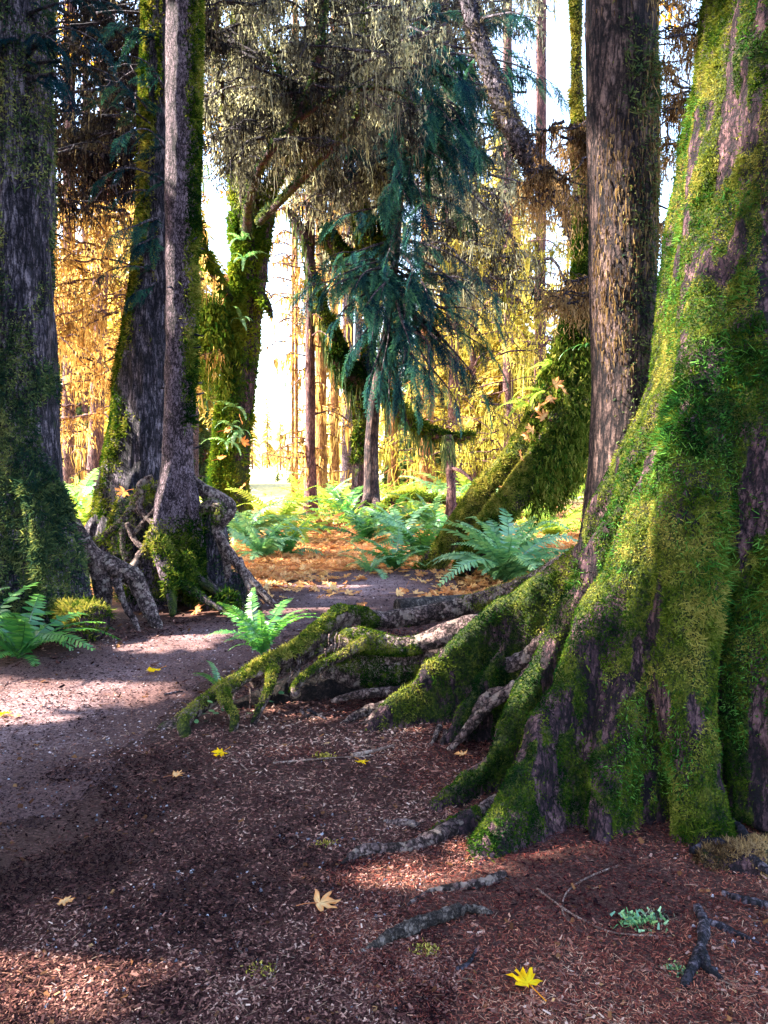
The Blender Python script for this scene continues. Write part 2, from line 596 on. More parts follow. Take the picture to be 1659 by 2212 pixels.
M['bark_hem'] = bark_mat("bark_hemlock", [(0.25, (0.012, 0.008, 0.012)), (0.5, (0.06, 0.036, 0.036)), (0.75, (0.2, 0.12, 0.10))], MOSSC, 8, 0.2, 0.8)
M['wood_grey'] = bark_mat("wood_grey", [(0.25, (0.02, 0.014, 0.014)), (0.5, (0.095, 0.070, 0.062)), (0.75, (0.32, 0.25, 0.22))], None, 14, 0.6, 0.9)
M['twig'] = bark_mat("twig", [(0.25, (0.10, 0.06, 0.05)), (0.5, (0.24, 0.15, 0.12)), (0.75, (0.42, 0.31, 0.26))], None, 20, 0.6, 0.3)


def ground_mat(name, which):
    m, nt, N, L = new_mat(name)
    geo = N.new("ShaderNodeNewGeometry")

    def noise(sc, det=6, ro=0.6):
        n = N.new("ShaderNodeTexNoise"); n.inputs["Scale"].default_value = sc; n.inputs["Detail"].default_value = det; n.inputs["Roughness"].default_value = ro
        L.new(geo.outputs["Position"], n.inputs["Vector"])
        return n

    def mix(f, a, b):
        x = N.new("ShaderNodeMix"); x.data_type = 'RGBA'
        L.new(f, x.inputs[0])
        for i, s in ((6, a), (7, b)):
            if isinstance(s, tuple):
                x.inputs[i].default_value = (*s, 1)
            else:
                L.new(s, x.inputs[i])
        return x.outputs[2]
    fine = noise(70, 8, 0.75)
    med = noise(6, 6, 0.65)
    big = noise(0.9, 4)
    if which == 'path':
        c = ramp(nt, [(0.36, (0.025, 0.013, 0.018)), (0.5, (0.24, 0.140, 0.138)), (0.63, (0.50, 0.355, 0.35))])
    else:
        c = ramp(nt, [(0.33, (0.007, 0.0035, 0.004)), (0.5, (0.055, 0.024, 0.020)), (0.68, (0.20, 0.10, 0.08))])
    L.new(fine.outputs["Fac"], c.inputs[0])
    col = c.outputs[0]
    rm = ramp(nt, [(0.42, (0, 0, 0)), (0.62, (1, 1, 1))])
    L.new(med.outputs["Fac"], rm.inputs[0])
    hf = N.new("ShaderNodeMath"); hf.operation = 'MULTIPLY'; hf.inputs[1].default_value = 0.55
    L.new(rm.outputs[0], hf.inputs[0])
    col = mix(hf.outputs[0], col, (0.07, 0.04, 0.05) if which == 'path' else (0.035, 0.014, 0.011))
    if which == 'path':
        c2 = ramp(nt, [(0.3, (0.018, 0.009, 0.010)), (0.5, (0.085, 0.042, 0.040)), (0.7, (0.22, 0.12, 0.105))])
        L.new(fine.outputs["Fac"], c2.inputs[0])
        at0 = N.new("ShaderNodeAttribute"); at0.attribute_name = "rim"
        col = mix(at0.outputs["Fac"], col, c2.outputs[0])
    if which != 'path':
        at = N.new("ShaderNodeAttribute"); at.attribute_name = "leafy"
        lf = ramp(nt, [(0.35, (0.10, 0.035, 0.02)), (0.5, (0.36, 0.13, 0.04)), (0.65, (0.6, 0.3, 0.09))])
        n = noise(14, 5, 0.7)
        L.new(n.outputs["Fac"], lf.inputs[0])
        col = mix(at.outputs["Fac"], col, lf.outputs[0])
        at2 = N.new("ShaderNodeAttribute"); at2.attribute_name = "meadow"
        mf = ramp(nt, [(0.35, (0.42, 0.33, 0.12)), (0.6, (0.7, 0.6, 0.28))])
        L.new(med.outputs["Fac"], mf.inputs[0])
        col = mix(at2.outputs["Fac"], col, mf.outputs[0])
    b = N.new("ShaderNodeBump"); b.inputs["Strength"].default_value = 0.8; b.inputs["Distance"].default_value = 0.012
    L.new(fine.outputs["Fac"], b.inputs["Height"])
    p = N.new("ShaderNodeBsdfPrincipled"); p.inputs["Roughness"].default_value = 0.95; p.inputs["Specular IOR Level"].default_value = 0.15
    L.new(col, p.inputs["Base Color"]); L.new(b.outputs[0], p.inputs["Normal"])
    o = N.new("ShaderNodeOutputMaterial"); L.new(p.outputs[0], o.inputs[0])
    return m


M['ground'] = ground_mat("forest_floor", 'ground')
M['path'] = ground_mat("path_gravel", 'path')
M['grit'] = leaf_mat("grit", [(0.0, (0.02, 0.012, 0.014)), (0.5, (0.13, 0.078, 0.076)), (1.0, (0.5, 0.38, 0.37))], 0.0)
M['twiglets'] = leaf_mat("twiglets", [(0.0, (0.04, 0.02, 0.016)), (0.6, (0.2, 0.10, 0.07)), (1.0, (0.5, 0.33, 0.22))], 0.0)
M['bits'] = leaf_mat("leaf_bits", [(0.0, (0.05, 0.02, 0.012)), (0.6, (0.2, 0.09, 0.04)), (1.0, (0.5, 0.3, 0.14))], 0.1)
M['soil'] = bark_mat("soil", [(0.25, (0.006, 0.004, 0.005)), (0.5, (0.022, 0.013, 0.012)), (0.75, (0.07, 0.04, 0.035))], None, 14, 1.0, 0.9)  # near black, holds the shade under the arched root in its colour
M['stone'] = leaf_mat("stone", [(0.0, (0.06, 0.055, 0.065)), (0.6, (0.18, 0.17, 0.2)), (1.0, (0.4, 0.38, 0.42))], 0.0)

# ------------------------------------------------------------------ ground and path
PATH_POLY = np.array([G(u, v)[:2] for u, v in [(-700, 1560), (0, 1455), (110, 1420), (200, 1385), (340, 1362), (505, 1335), (585, 1300), (600, 1265), (700, 1235), (960, 1225),
                                              (1010, 1262), (960, 1300), (760, 1330), (620, 1400), (470, 1470), (430, 1530), (345, 1600), (250, 1690), (60, 1800), (-700, 2000)]])


def in_poly(x, y, poly):
    inside = np.zeros(len(x), bool)
    n = len(poly)
    for i in range(n):
        x1, y1 = poly[i]; x2, y2 = poly[(i + 1) % n]
        c = ((y1 > y) != (y2 > y)) & (x < (x2 - x1) * (y - y1) / (y2 - y1 + 1e-12) + x1)
        inside ^= c
    return inside


def leafy_mask(x, y):
    P = np.stack([x, y, 0 * x], 1)
    return ss(y + (fbm(P, 0.8, 3, 4) - 0.5) * 4, 7.9, 10.4) * (1 - 0.5 * ss(y, 18, 26))


xs = np.unique(np.concatenate([np.linspace(-6, 6, 260), np.linspace(-30, 30, 90), np.array([-900, -500, -250, -120, -60, 60, 120, 250, 500, 900])]))
ys = np.unique(np.concatenate([np.linspace(0.5, 13, 260), np.linspace(-30, 60, 120), np.array([-200, -80, 90, 140, 250, 500, 900, 1500])]))
gx, gy = np.meshgrid(xs, ys)
gxf, gyf = gx.ravel(), gy.ravel()
GV = np.stack([gxf, gyf, gh(gxf, gyf)], 1)
ny, nx = gx.shape
gi = (np.arange(ny - 1)[:, None] * nx + np.arange(nx - 1)[None]).ravel()
GF = np.stack([gi, gi + 1, gi + nx + 1, gi + nx], 1)
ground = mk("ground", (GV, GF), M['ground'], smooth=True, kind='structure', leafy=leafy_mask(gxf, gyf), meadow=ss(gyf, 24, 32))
ex = gxf + (fbm(GV, 2.5, 3, 8) - 0.5) * 0.7
ey = gyf + (fbm(GV, 2.5, 3, 28) - 0.5) * 0.7
inp = in_poly(ex, ey, PATH_POLY)
keep = inp[GF].all(1) & (np.abs(GV[GF[:, 0], 0]) < 6) & (GV[GF[:, 0], 1] < 12.9)
used = np.unique(GF[keep])
remap = np.full(len(GV), -1); remap[used] = np.arange(len(used))
pu = GV[used]
d_edge = np.full(len(pu), 9.0)
for a_, b_ in zip(PATH_POLY, np.roll(PATH_POLY, -1, 0)):
    ab = b_ - a_
    tt_ = np.clip(((pu[:, :2] - a_) @ ab) / (ab @ ab), 0, 1)[:, None]
    d_edge = np.minimum(d_edge, np.linalg.norm(pu[:, :2] - (a_ + tt_ * ab), axis=1))
rim = 1 - ss(d_edge + (fbm(pu, 3.0, 3, 88) - 0.5) * 0.9, 0.15, 1.1)
path = mk("path", (pu + np.array([0, 0, 0.004]), remap[GF[keep]]), M['path'], smooth=True, kind='structure', rim=rim)

# ------------------------------------------------------------------ builders for plants


def spray_proto(seed, ntw=28, leaf=0.05, lw=0.012, droop=0.35, wide=0.42):
    """one flat drooping conifer bough, 1 m long, along +X"""
    r = np.random.default_rng(seed)
    P, D, S, Ls, Ws, T = [], [], [], [], [], []
    for i in range(ntw):
        s = (i + 0.5) / ntw
        for sd in (-1, 1):
            l = wide * (1 - s) ** 0.75 * (0.55 + 0.5 * r.random()) * min(1, s * 5 + 0.25)
            a = R(50 + 14 * r.normal())
            d = np.array([math.cos(a), sd * math.sin(a), -0.18 + 0.12 * r.normal()])
            d /= np.linalg.norm(d)
            root = np.array([s, 0, -droop * s * s])
            k = max(2, int(l / (leaf * 0.55)))
            for j in range(k):
                q = (j + 0.6) / k
                p = root + d * l * q + np.array([0, 0, -0.35 * (l * q) ** 2 - 0.02 * r.random()])
                side = np.array([-d[1], d[0], 0])
                for s2 in (-1, 1):
                    dd = d + side * s2 * (0.55 + 0.3 * r.random()) + r.normal(size=3) * 0.16
                    dd /= np.linalg.norm(dd)
                    sv = np.cross(dd, [0, 0, 1]) + r.normal(size=3) * 0.45
                    sv /= np.linalg.norm(sv)
                    P.append(p); D.append(dd); S.append(sv)
                    Ls.append(leaf * (0.7 + 0.6 * r.random())); Ws.append(lw * (0.7 + 0.6 * r.random()))
                    T.append(min(1, max(0, 0.25 + 0.5 * q + 0.2 * r.normal())))
    V, F = quads(np.array(P), np.array(D), np.array(S), np.array(Ls), np.array(Ws), 0.3)
    return V, F, np.repeat(np.array(T), 4)


SPRAYS = [spray_proto(s, 40, 0.026, 0.0058, 0.3, 0.36) for s in range(4)]
SPRAYS_COARSE = [spray_proto(s + 20, 13, 0.12, 0.035, 0.4, 0.5) for s in range(3)]


def place_sprays(items, protos):
    """items: (origin, tip, scale_width, twist) -> merged mesh arrays"""
    Vs, Fs, Ts, o = [], [], [], 0
    for a, b, wid, tw in items:
        V, F, T = protos[rng.integers(len(protos))]
        x = b - a; l = np.linalg.norm(x); x = x / l
        y = unit(np.cross([0, 0, 1], x) + np.array([0, 0, tw])); z = np.cross(x, y); y = np.cross(z, x)
        Q = a + l * (V[:, :1] * x + V[:, 1:2] * y * wid + V[:, 2:] * z)
        Vs.append(Q); Fs.append(F + o); o += len(Q)
        Ts.append(np.clip(T + rng.normal() * 0.24, 0, 1))
    return (np.vstack(Vs), np.vstack(Fs)), np.concatenate(Ts)


def curtain(boxes, dens=0.30, wpx=(1.6, 5.0), seed=0, thick=3.0):
    """boxes: (u0,u1,v0,v1,Y0,Y1,n,len_px,hang_px). returns branch arrays and strand arrays for limbs draped in moss"""
    tubes, Ps, Ls, Ws, Tt, Px_ = [], [], [], [], [], []
    for (u0, u1, v0, v1, Y0, Y1, n, lp, hp) in boxes:
        for b in range(int(n * 2.0)):
            u, v, Y = rng.uniform(u0, u1), rng.uniform(v0, v1), rng.uniform(Y0, Y1)
            l = lp * rng.uniform(0.5, 1.2)
            sg = rng.choice([-1, 1])
            dv = rng.uniform(-0.25, 0.45) * l
            bend = rng.uniform(0.0, 0.4) * l
            t = np.linspace(-0.5, 0.5, 7)
            dY = rng.uniform(-1, 1) * PX(l, Y) * 0.6
            pts = np.array([W(u + sg * l * q + rng.normal() * 5, v + dv * q + bend * (q + 0.3) ** 2 * 2 + rng.normal() * 5, Y + dY * q) for q in t])
            rad = PX(thick, Y) * rng.uniform(0.5, 1.5)
            tubes.append(tube(pts, np.linspace(rad, rad * 0.3, 7), 12, 5))
            CC = catmull(pts, 30)
            for tw in range(rng.integers(2, 6)):
                q0 = CC[rng.integers(3, 29)]
                d_ = unit(rng.normal(size=3) * [1, 1, .5] + [0, 0, -.45]) * PX(rng.uniform(18, 70), Y)
                tubes.append(tube([q0, q0 + d_ * .5 + rng.normal(size=3) * PX(4, Y), q0 + d_], [rad * .5, rad * .35, rad * .15], 5, 3))
            ns = int(l * dens)
            q = rng.random(ns)
            C = catmull(pts, 40)
            base = C[(q * 39).astype(int)]
            gap = fbm(base, 2.2 * 12 / Y, 2, seed + b) > 0.44
            base = base[gap]; ns = len(base)
            if ns == 0:
                continue
            k = rng.integers(1, 4, ns)
            own_t = np.repeat(rng.normal(size=ns) * 0.26 + rng.normal() * 0.2, k)
            base = np.repeat(base, k, 0)
            m = len(base)
            cl = PX(hp, Y) * np.repeat((0.12 + 1.0 * rng.random(ns) ** 2.0), k)
            base = base + rng.normal(size=(m, 3)) * PX(4.5, Y) * np.array([1, 1, 0.9])
            Ps.append(base); Tt.append(own_t); Px_.append(np.full(m, PX(1, Y)))
            Ls.append(cl * rng.uniform(0.3, 1.0, m))
            Ws.append(PX(1, Y) * rng.uniform(wpx[0], wpx[1], m) * 0.5)
    P = np.vstack(Ps); L = np.concatenate(Ls); Wd = np.concatenate(Ws)
    t = np.clip(0.40 + (fbm(P, 0.9, 3, seed) - 0.5) * 1.6 + np.concatenate(Tt), 0, 1)
    px = np.concatenate(Px_)
    kp_ = ~lit_gap(P)
    P, L, Wd, t, px = P[kp_], L[kp_], Wd[kp_], t[kp_], px[kp_]
    long_ = rng.random(len(P)) < 0.5
    a, ta = tangles(P[~long_], L[~long_], Wd[~long_], px[~long_], t[~long_])
    b = strands(P[long_], L[long_] * 1.2, Wd[long_] * 1.0, 4, .1)
    VF = join([a, b])
    return join(tubes), VF, np.concatenate([ta, np.repeat(t[long_], 10)])


def add_curtain(root, boxes, mat, bark, dens=0.3, wpx=(1.6, 5.0), seed=0, thick=3.0):
    b, s, t = curtain(boxes, dens, wpx, seed, thick)
    mk("limbs", b, bark, root, True)
    mk("hanging_moss", s, mat, root, tint=t)


# gaps cut into crowns and moss to put sun flecks on floor and trunks
OPEN = []


def open_at(p, r):
    OPEN.append((np.asarray(p, float), r))


for u, v, r in [(375, 1378, 0.32), (350, 1390, 0.28), (210, 1470, 0.3), (130, 1475, 0.25), (30, 1510, 0.3), (-30, 1540, 0.3), (260, 1500, .2), (-5, 2170, 0.2), (-10, 2110, .12), (860, 1900, 0.16), (960, 1900, .1), (310, 2010, 0.07), (380, 2060, .05), (120, 2120, 0.10), (250, 2160, .08), (60, 1960, 0.05), (700, 1260, .3), (620, 1290, .2)]:
    open_at(G(u, v), r)
for u, v, Y, r in [(370, 620, 8.5, 0.4), (372, 300, 8.5, 0.5), (375, 100, 8.5, 0.4), (1290, 850, 5.2, 0.5), (1285, 500, 5.2, 0.4), (1330, 1000, 4.2, 0.35), (1150, 1430, 3.8, 0.2), (1230, 1380, 3.4, 0.25), (1100, 1270, 4.7, 0.2),
                   (1400, 760, 4.2, 0.4), (510, 800, 19, 1.0), (510, 600, 19, 1.0), (500, 1000, 19, .8), (1450, 700, 4.1, .45), (1530, 250, 4.1, .4), (1500, 850, 3.8, .4), (1420, 1150, 3.6, .35), (1350, 1300, 3.5, .3), (1250, 1450, 3.4, .25), (1120, 1640, 3.3, .2), (1080, 1800, 3.0, .15), (1400, 950, 3.9, .3), (1200, 1250, 4.3, .3), (880, 1470, 4.5, .2), (1550, 1250, 3.3, .2), (300, 1110, 8.3, .4), (1240, 700, 10.6, .3), (1150, 930, 10.4, .2), (350, 1230, 7.9, .3), (480, 1150, 8.2, .3), (270, 1240, 7.3, .25), (560, 1440, 4.75, .2), (700, 1370, 4.95, .2), (900, 1360, 4.9, .2), (1050, 1720, 3.3, .2), (1180, 1540, 3.3, .22), (1300, 1290, 3.4, .25), (1000, 1370, 4.6, .2), (1480, 1500, 3.2, .14), (1500, 450, 4.1, .35), (1450, 1000, 3.5, .2), (1100, 1000, 10.5, 0.5), (1200, 820, 10.5, 0.5), (180, 1150, 10, 0.4), (260, 950, 10, 0.4)]:
    open_at(W(u, v, Y), r)


def lit_gap(C):
    """True for points lying in one of the cut sun gaps"""
    bad = np.zeros(len(C), bool)
    for p, r in OPEN:
        d = C - p
        s = d @ S_DIR
        perp = np.linalg.norm(d - s[:, None] * S_DIR, axis=1)
        bad |= (s > 0.8) & (perp < r + 0.09)
    return bad


def crown_high(root, x, y, z0, z1, rad, n, mat, leaf=0.16, name="crown"):
    """upper crown of a big tree: boughs of small leaf faces, with leaves left out along the cut sun gaps"""
    a = rng.random(n) * 2 * np.pi
    h = rng.random(n)
    rr = rad * np.sqrt(rng.random(n)) * (1.05 - 0.75 * h)
    C = np.stack([x + rr * np.cos(a), y + rr * np.sin(a), z0 + (z1 - z0) * h - 0.18 * rr], 1)
    C = C[fbm(C, 0.55, 2, int(abs(x * 7 + y * 3))) > 0.40]
    C = np.repeat(C, 14, 0) + rng.normal(size=(len(C) * 14, 3)) * np.array([0.34, 0.34, 0.16])
    C = C[~lit_gap(C)]
    m = len(C)
    D = unit(rng.normal(size=(m, 3)) * np.array([1, 1, 0.5]) + np.array([0, 0, -0.25]))
    S = unit(np.cross(D, rdir(m)))
    VF = quads(C, D, S, leaf * (0.6 + 0.8 * rng.random(m)), leaf * 0.22 * (0.6 + 0.8 * rng.random(m)), 0.4)
    mk(name, VF, mat, root, tint=np.repeat(rng.random(m), 4))


def frond_proto(seed, npin=24, curl=95, plen=0.13):
    r = np.random.default_rng(seed)
    n = 26
    ang = np.linspace(R(72), R(72 - curl), n)
    pts = np.zeros((n, 3))
    for i in range(1, n):
        pts[i] = pts[i - 1] + np.array([math.cos(ang[i]), 0, math.sin(ang[i])]) / (n - 1)
    pts[:, 1] += 0.05 * np.linspace(0, 1, n) ** 2 * r.normal()
    P, D, S, Ls, Ws, T = [], [], [], [], [], []
    for i in range(npin):
        s = 0.1 + 0.9 * i / npin
        j = s * (n - 1); k = min(n - 2, int(j)); f = j - k
        p = pts[k] * (1 - f) + pts[k + 1] * f
        t = unit(pts[k + 1] - pts[k])
        prof = (0.45 + 0.55 * min(1, s * 3.4)) * (1 - s) ** 0.55 + 0.04
        for sd in (-1, 1):
            d = unit(np.array([0, sd, 0]) + t * (0.28 + 0.4 * s) + np.array([0, 0, -0.25 + 0.12 * r.normal()]) + r.normal(size=3) * 0.05)
            P.append(p); D.append(d); S.append(unit(t + 0.1 * r.normal(size=3)))
            Ls.append(plen * prof * (0.9 + 0.2 * r.random())); Ws.append(0.0125 * (0.7 + 0.5 * prof))
            T.append(np.clip(0.45 + 0.35 * s + 0.15 * r.normal(), 0, 1))
    V, F = blades(np.array(P), np.array(D), np.array(S), np.array(Ls), np.array(Ws), 0.2)
    T = np.repeat(np.array(T), 6)
    rv, rf = tube(pts, np.linspace(0.006, 0.0015, n), n, 4)
    V2, F2 = join([(V, F), (rv, rf)])
    T = np.concatenate([T, np.full(len(rv), 0.25)])
    return V2, F2, T


FROND_ME = {}
for key in ('fern', 'fern_pale', 'fern_lime', 'fern_brown'):
    FROND_ME[key] = []
    for s in range(4):
        V, F, T = frond_proto(40 + s, 26, (70, 95, 115, 85)[s])
        FROND_ME[key].append(mesh_data("frond", V, F, M[key], False, tint=T))


def fern(loc, size, nfr, label, mat='fern', group=None, name="sword_fern", az=None, lift=0.0, seed=0, dead=0):
    r = random.Random(seed)
    root = thing(name, label, "fern", loc, group)
    for k in range(nfr):
        key = 'fern_brown' if k < dead else mat
        o = link("frond", FROND_ME[key][r.randrange(4)], root)
        a = (2 * math.pi * (k + r.uniform(-0.3, 0.3)) / nfr) if az is None else R(r.uniform(*az))
        s = size * 1.3 * r.uniform(0.5, 1.15)
        o.scale = (s, s * r.uniform(0.9, 1.2), s)
        o.rotation_euler = (r.uniform(-0.4, 0.4), r.uniform(-0.3, 0.55) - lift, a)
    return root


LEAF_POLAR = [(90, 1), (82, .74), (74, .76), (67, .40), (58, .62), (52, .82), (45, .97), (37, .70), (26, .62), (20, .36), (8, .58), (-6, .74), (-18, .5), (-40, .36), (-72, .20), (-88, .07)]


def leaf_mesh(seed, size, curl=0.25):
    """lobed maple leaf with a stem, as fan quads"""
    r = np.random.default_rng(seed)
    pol = [(a, d) for a, d in LEAF_POLAR] + [(180 - a, d) for a, d in LEAF_POLAR[::-1][:-1]]
    pts = np.array([[d * math.cos(R(a)), d * math.sin(R(a)), 0] for a, d in pol])
    pts[:, 2] = curl * (r.uniform(0.4, 1) * pts[:, 0] ** 2 + r.uniform(-0.2, .8) * np.abs(pts[:, 1]) * 0.5) + 0.08 * r.normal(size=len(pts))
    n = len(pts)
    V = np.vstack([pts, pts * 0.45 * np.array([1, 1, 0.5]), [[0, 0, 0.0]]])
    F = []
    for i in range(n):
        j = (i + 1) % n
        F.append((i, j, n + j, n + i))
    for i in range(0, n - 1, 2):
        F.append((n + i, n + i + 1, n + (i + 2) % n, 2 * n))
    F = np.array(F)
    st, sf = tube([[0, -0.05, 0.0], [0.05, -0.6, 0.04], [0.16, -1.1, 0.02]], [0.022, 0.018, 0.022], 8, 4)
    V2, F2 = join([(V, F), (st, sf)])
    T = np.concatenate([0.25 + 0.3 * r.random(n), 0.7 + 0.3 * r.random(n), [0.9], np.full(len(st), 0.1)])
    return V2 * size, F2, T


def rot3(V, rx, ry, rz):
    from mathutils import Euler
    A = np.array(Euler((rx, ry, rz)).to_matrix())
    return V @ A.T


def maple_leaf(u, v, size, mat, label, rz=None, group=None, p=None, tilt=0.15, seed=0):
    r = random.Random(seed)
    V, F, T = leaf_mesh(seed, size)
    V = rot3(V, r.uniform(-tilt, tilt), r.uniform(-tilt, tilt), r.uniform(0, 6.3) if rz is None else rz)
    if p is None:
        p = on_ground(u, v)
        V[:, 2] += 0.012 - min(0, V[:, 2].min() + 0.0)
    return own("maple_leaf", (V + p, F), mat, label, "leaf", p, group, False, tint=T)


def moss_attr(V, f):
    return f(V)


# ------------------------------------------------------------------ A: the giant mossy tree on the right
pA = G(1743, 1637)
A = thing("giant_spruce", "giant trunk at right with moss covered buttress roots spreading to the floor", "tree", (2.2, 4.1, 0))


def pathW(*pts):
    return np.array([W(*p) for p in pts])


parts = []
zs = np.array([-0.3, 0.4, 0.9, 1.5, 2.0, 2.5, 3.0, 3.6, 4.5, 6, 9, 12.5])
rs = np.array([0.76, 0.76, 0.78, 0.80, 0.78, 0.74, 0.67, 0.60, 0.57, 0.53, 0.47, 0.4])
ax = np.stack([2.22 + 0 * zs, 4.12 + 0 * zs, zs], 1)
parts.append(tube(ax, rs, 60, 40, 0.05, 5, 0.035, 9))
parts.append(fin(pathW((1480, 650, 4.25), (1385, 880, 4.3), (1320, 1030, 4.4), (1225, 1190, 4.6), (1100, 1275, 4.7), (960, 1400, 4.55), (850, 1505, 4.4), (745, 1612, 4.2)), [.13, .13, .11, .085, .07, .055, .045, .02], [.3, .3, .3, .27, .24, .2, .14, .05], 40))
parts.append(fin(pathW((1500, 640, 3.95), (1400, 900, 3.9), (1340, 1050, 3.85), (1255, 1220, 3.85), (1150, 1440, 3.75), (1060, 1615, 3.55), (930, 1748, 3.35)), [.12, .11, .095, .075, .06, .05, .02], [.28, .28, .26, .2, .16, .12, .05], 40))
parts.append(fin(pathW((1520, 700, 3.65), (1430, 950, 3.55), (1375, 1100, 3.5), (1290, 1290, 3.42), (1200, 1480, 3.3), (1105, 1690, 3.08), (1045, 1850, 2.92), (1005, 1915, 2.80)), [.14, .13, .105, .09, .078, .07, .055, .03], [.3, .3, .28, .25, .2, .17, .14, .1], 44))
parts.append(fin(pathW((1480, 900, 3.5), (1390, 1200, 3.38), (1335, 1450, 3.25), (1300, 1640, 3.12), (1290, 1835, 3.0)), [.14, .12, .09, .07, .05], [.2, .18, .14, .12, .09], 30))
parts.append(tube(pathW((1600, 250, 4.1), (1545, 700, 3.75), (1505, 1000, 3.45), (1492, 1250, 3.28), (1480, 1500, 3.17), (1505, 1700, 3.12), (1520, 1850, 3.06)), [.1, .14, .16, .15, .12, .12, .14], 36, 16))
parts.append(tube(pathW((1425, 1300, 3.58), (1420, 1450, 3.52), (1428, 1600, 3.46), (1435, 1740, 3.4)), [.09, .085, .08, .07], 20, 12))
parts.append(tube(pathW((1640, 100, 4.1), (1640, 500, 3.75), (1650, 900, 3.45), (1660, 1200, 3.32), (1660, 1500, 3.28), (1680, 1760, 3.22)), [.1, .14, .17, .17, .19, .22], 36, 16))
parts.append(fin(pathW((1090, 1380, 4.25), (1030, 1470, 4.2), (985, 1560, 4.15), (962, 1610, 4.1)), [.05, .045, .04, .02], [.07, .07, .06, .04], 16))
# low toes
parts.append(fin(pathW((1040, 1740, 3.2), (960, 1790, 3.12), (880, 1820, 3.06)), [.055, .05, .02], [.09, .07, .04], 16))
VF = fuse(parts, 0.015, 3)
VF = roughen(VF, 0.035, 3.5, 0.28, 3)
VF = roughen(VF, 0.030, 8, 0.13, 14, 2)
VF = roughen(VF, 0.014, 17, 0.7, 4, 2)
VA = VF
V = VF[0]
mossA = 0.20 - 0.35 * ss(-(V[:, 2]), -0.07, 0.02) - 0.22 * ss(-fbm(V * np.array([1, 1, .22]), 9.0, 4, 31), -.44, -.36) + 0.0 * V[:, 0]
trunkA = mk("trunk", VF, M['bark_mossy'], A, True, moss=mossA)
c, n_ = fcent(VF)
wgt = (c[:, 2] < 5.0) * (n_[:, 1] < 0.55) * (0.05 + 0.95 * ss(fbm(c * np.array([1, 1, .22]), 9.0, 4, 31), 0.37, 0.47)) * ss(c[:, 2], -0.02, 0.07)
wgt = wgt * (1.0 / (0.6 + np.maximum(c[:, 1] - 2.5, 0)))
wgt = wgt * np.where(c[:, 2] > 3.9, .35, 1)
vf, t = fuzz(VF, 430000, 0.0095, 0.0030, wgt, 0.7, 0.4, 1.7, 3, 0.11, 0.06)
mk("moss", vf, M['moss'], A, tint=t)
# longer bright feather moss clumps
wgt2 = wgt * ss(fbm(c, 1.9, 2, 77), 0.55, 0.66) * ss(c[:, 0], 0.6, 1.1)
vf, t = fuzz(VF, 34000, 0.0165, 0.0028, wgt2, 0.8, 0.7, 2.3, 3, 0.2)
mk("feather_moss", vf, M['feather'], A, tint=t)

# long exposed roots of the giant that reach left across the floor
rp = []
rp.append(tube(pathW((1260, 1215, 5.0), (1170, 1255, 5.3), (1080, 1290, 5.4), (930, 1325, 5.35), (820, 1340, 5.25), (742, 1325, 5.1), (690, 1362, 4.98), (640, 1405, 4.85), (540, 1455, 4.7), (450, 1515, 4.55), (390, 1560, 4.45), (352, 1590, 4.38)),
               [.11, .10, .08, .066, .06, .062, .06, .056, .05, .046, .046, .045], 60, 16, 0.22, 3))
rp.append(tube(pathW((1180, 1400, 5.1), (1060, 1425, 5.1), (900, 1440, 5.05), (770, 1440, 5.05), (690, 1445, 5.05)), [.17, .18, .17, .14, .08], 30, 18, 0.12, 6))
rp.append(tube(pathW((1100, 1340, 4.95), (1000, 1358, 4.9), (880, 1395, 4.88), (770, 1380, 4.9), (735, 1390, 4.95)), [.08, .08, .06, .07, .05], 26, 14, 0.12, 8))
rp.append(tube(pathW((742, 1340, 5.15), (670, 1400, 4.97), (600, 1445, 4.85), (540, 1475, 4.75)), [.07, .07, .06, .05], 24, 12, .15, 4))
rp.append(tube(pathW((790, 1385, 4.8), (740, 1415, 4.72), (690, 1440, 4.66), (650, 1470, 4.6), (636, 1500, 4.62)), [.04, .036, .032, .03, .03], 20, 10, 0.1, 9))
rp.append(tube(pathW((480, 1488, 4.58), (488, 1520, 4.46), (506, 1548, 4.4), (502, 1578, 4.36), (495, 1600, 4.34)), [.042, .034, .030, .028, .024], 20, 10, 0.12, 10))
rp.append(tube(pathW((590, 1440, 4.7), (580, 1490, 4.58), (560, 1535, 4.5), (545, 1568, 4.46)), [.036, .030, .026, .02], 18, 8, 0.1, 11))
rp.append(tube(pathW((410, 1545, 4.45), (395, 1565, 4.36), (400, 1590, 4.28), (388, 1612, 4.24)), [.05, .04, .036, .03], 16, 10, 0.15, 12))
rp.append(tube(pathW((365, 1570, 4.42), (345, 1585, 4.38), (350, 1610, 4.33), (360, 1625, 4.28)), [.045, .036, .03, .02], 16, 10, 0.15, 13))
VF = fuse(rp, 0.0105, 3)
VF = roughen(VF, 0.012, 9, 0.7, 13)
V = VF[0]
N_ = vnormals(*VF)
mossR = 0.06 + 0.16 * ss(fbm(V, 1.5, 2, 6), 0.45, 0.6) - 0.18 * ss(V[:, 0], 0.1, 0.7) * ss(V[:, 2], 0.2, 0.4) + 0.2 * (V[:, 0] < -0.2) * ss(N_[:, 2], -.1, .5)
rootA = mk("root", VF, M['bark_root'], A, True, moss=mossR)
rootA['label'] = "long bare barked surface root humped across the floor"
c, n_ = fcent(VF)
wgt = np.clip(ss(fbm(c, 3.0, 3, 41), 0.46, 0.56) * np.where(c[:, 0] < -.15, ss(n_[:, 2], -.25, .35), 1) + 0.6 * (c[:, 0] < -0.1) * (n_[:, 2] > 0.3) * ss(fbm(c, 5, 2, 42), .4, .5), 0, 1) * (1 - 0.85 * ((c[:, 0] > 0) & (n_[:, 2] > 0.3))) * ss(c[:, 2], 0.03, 0.15)
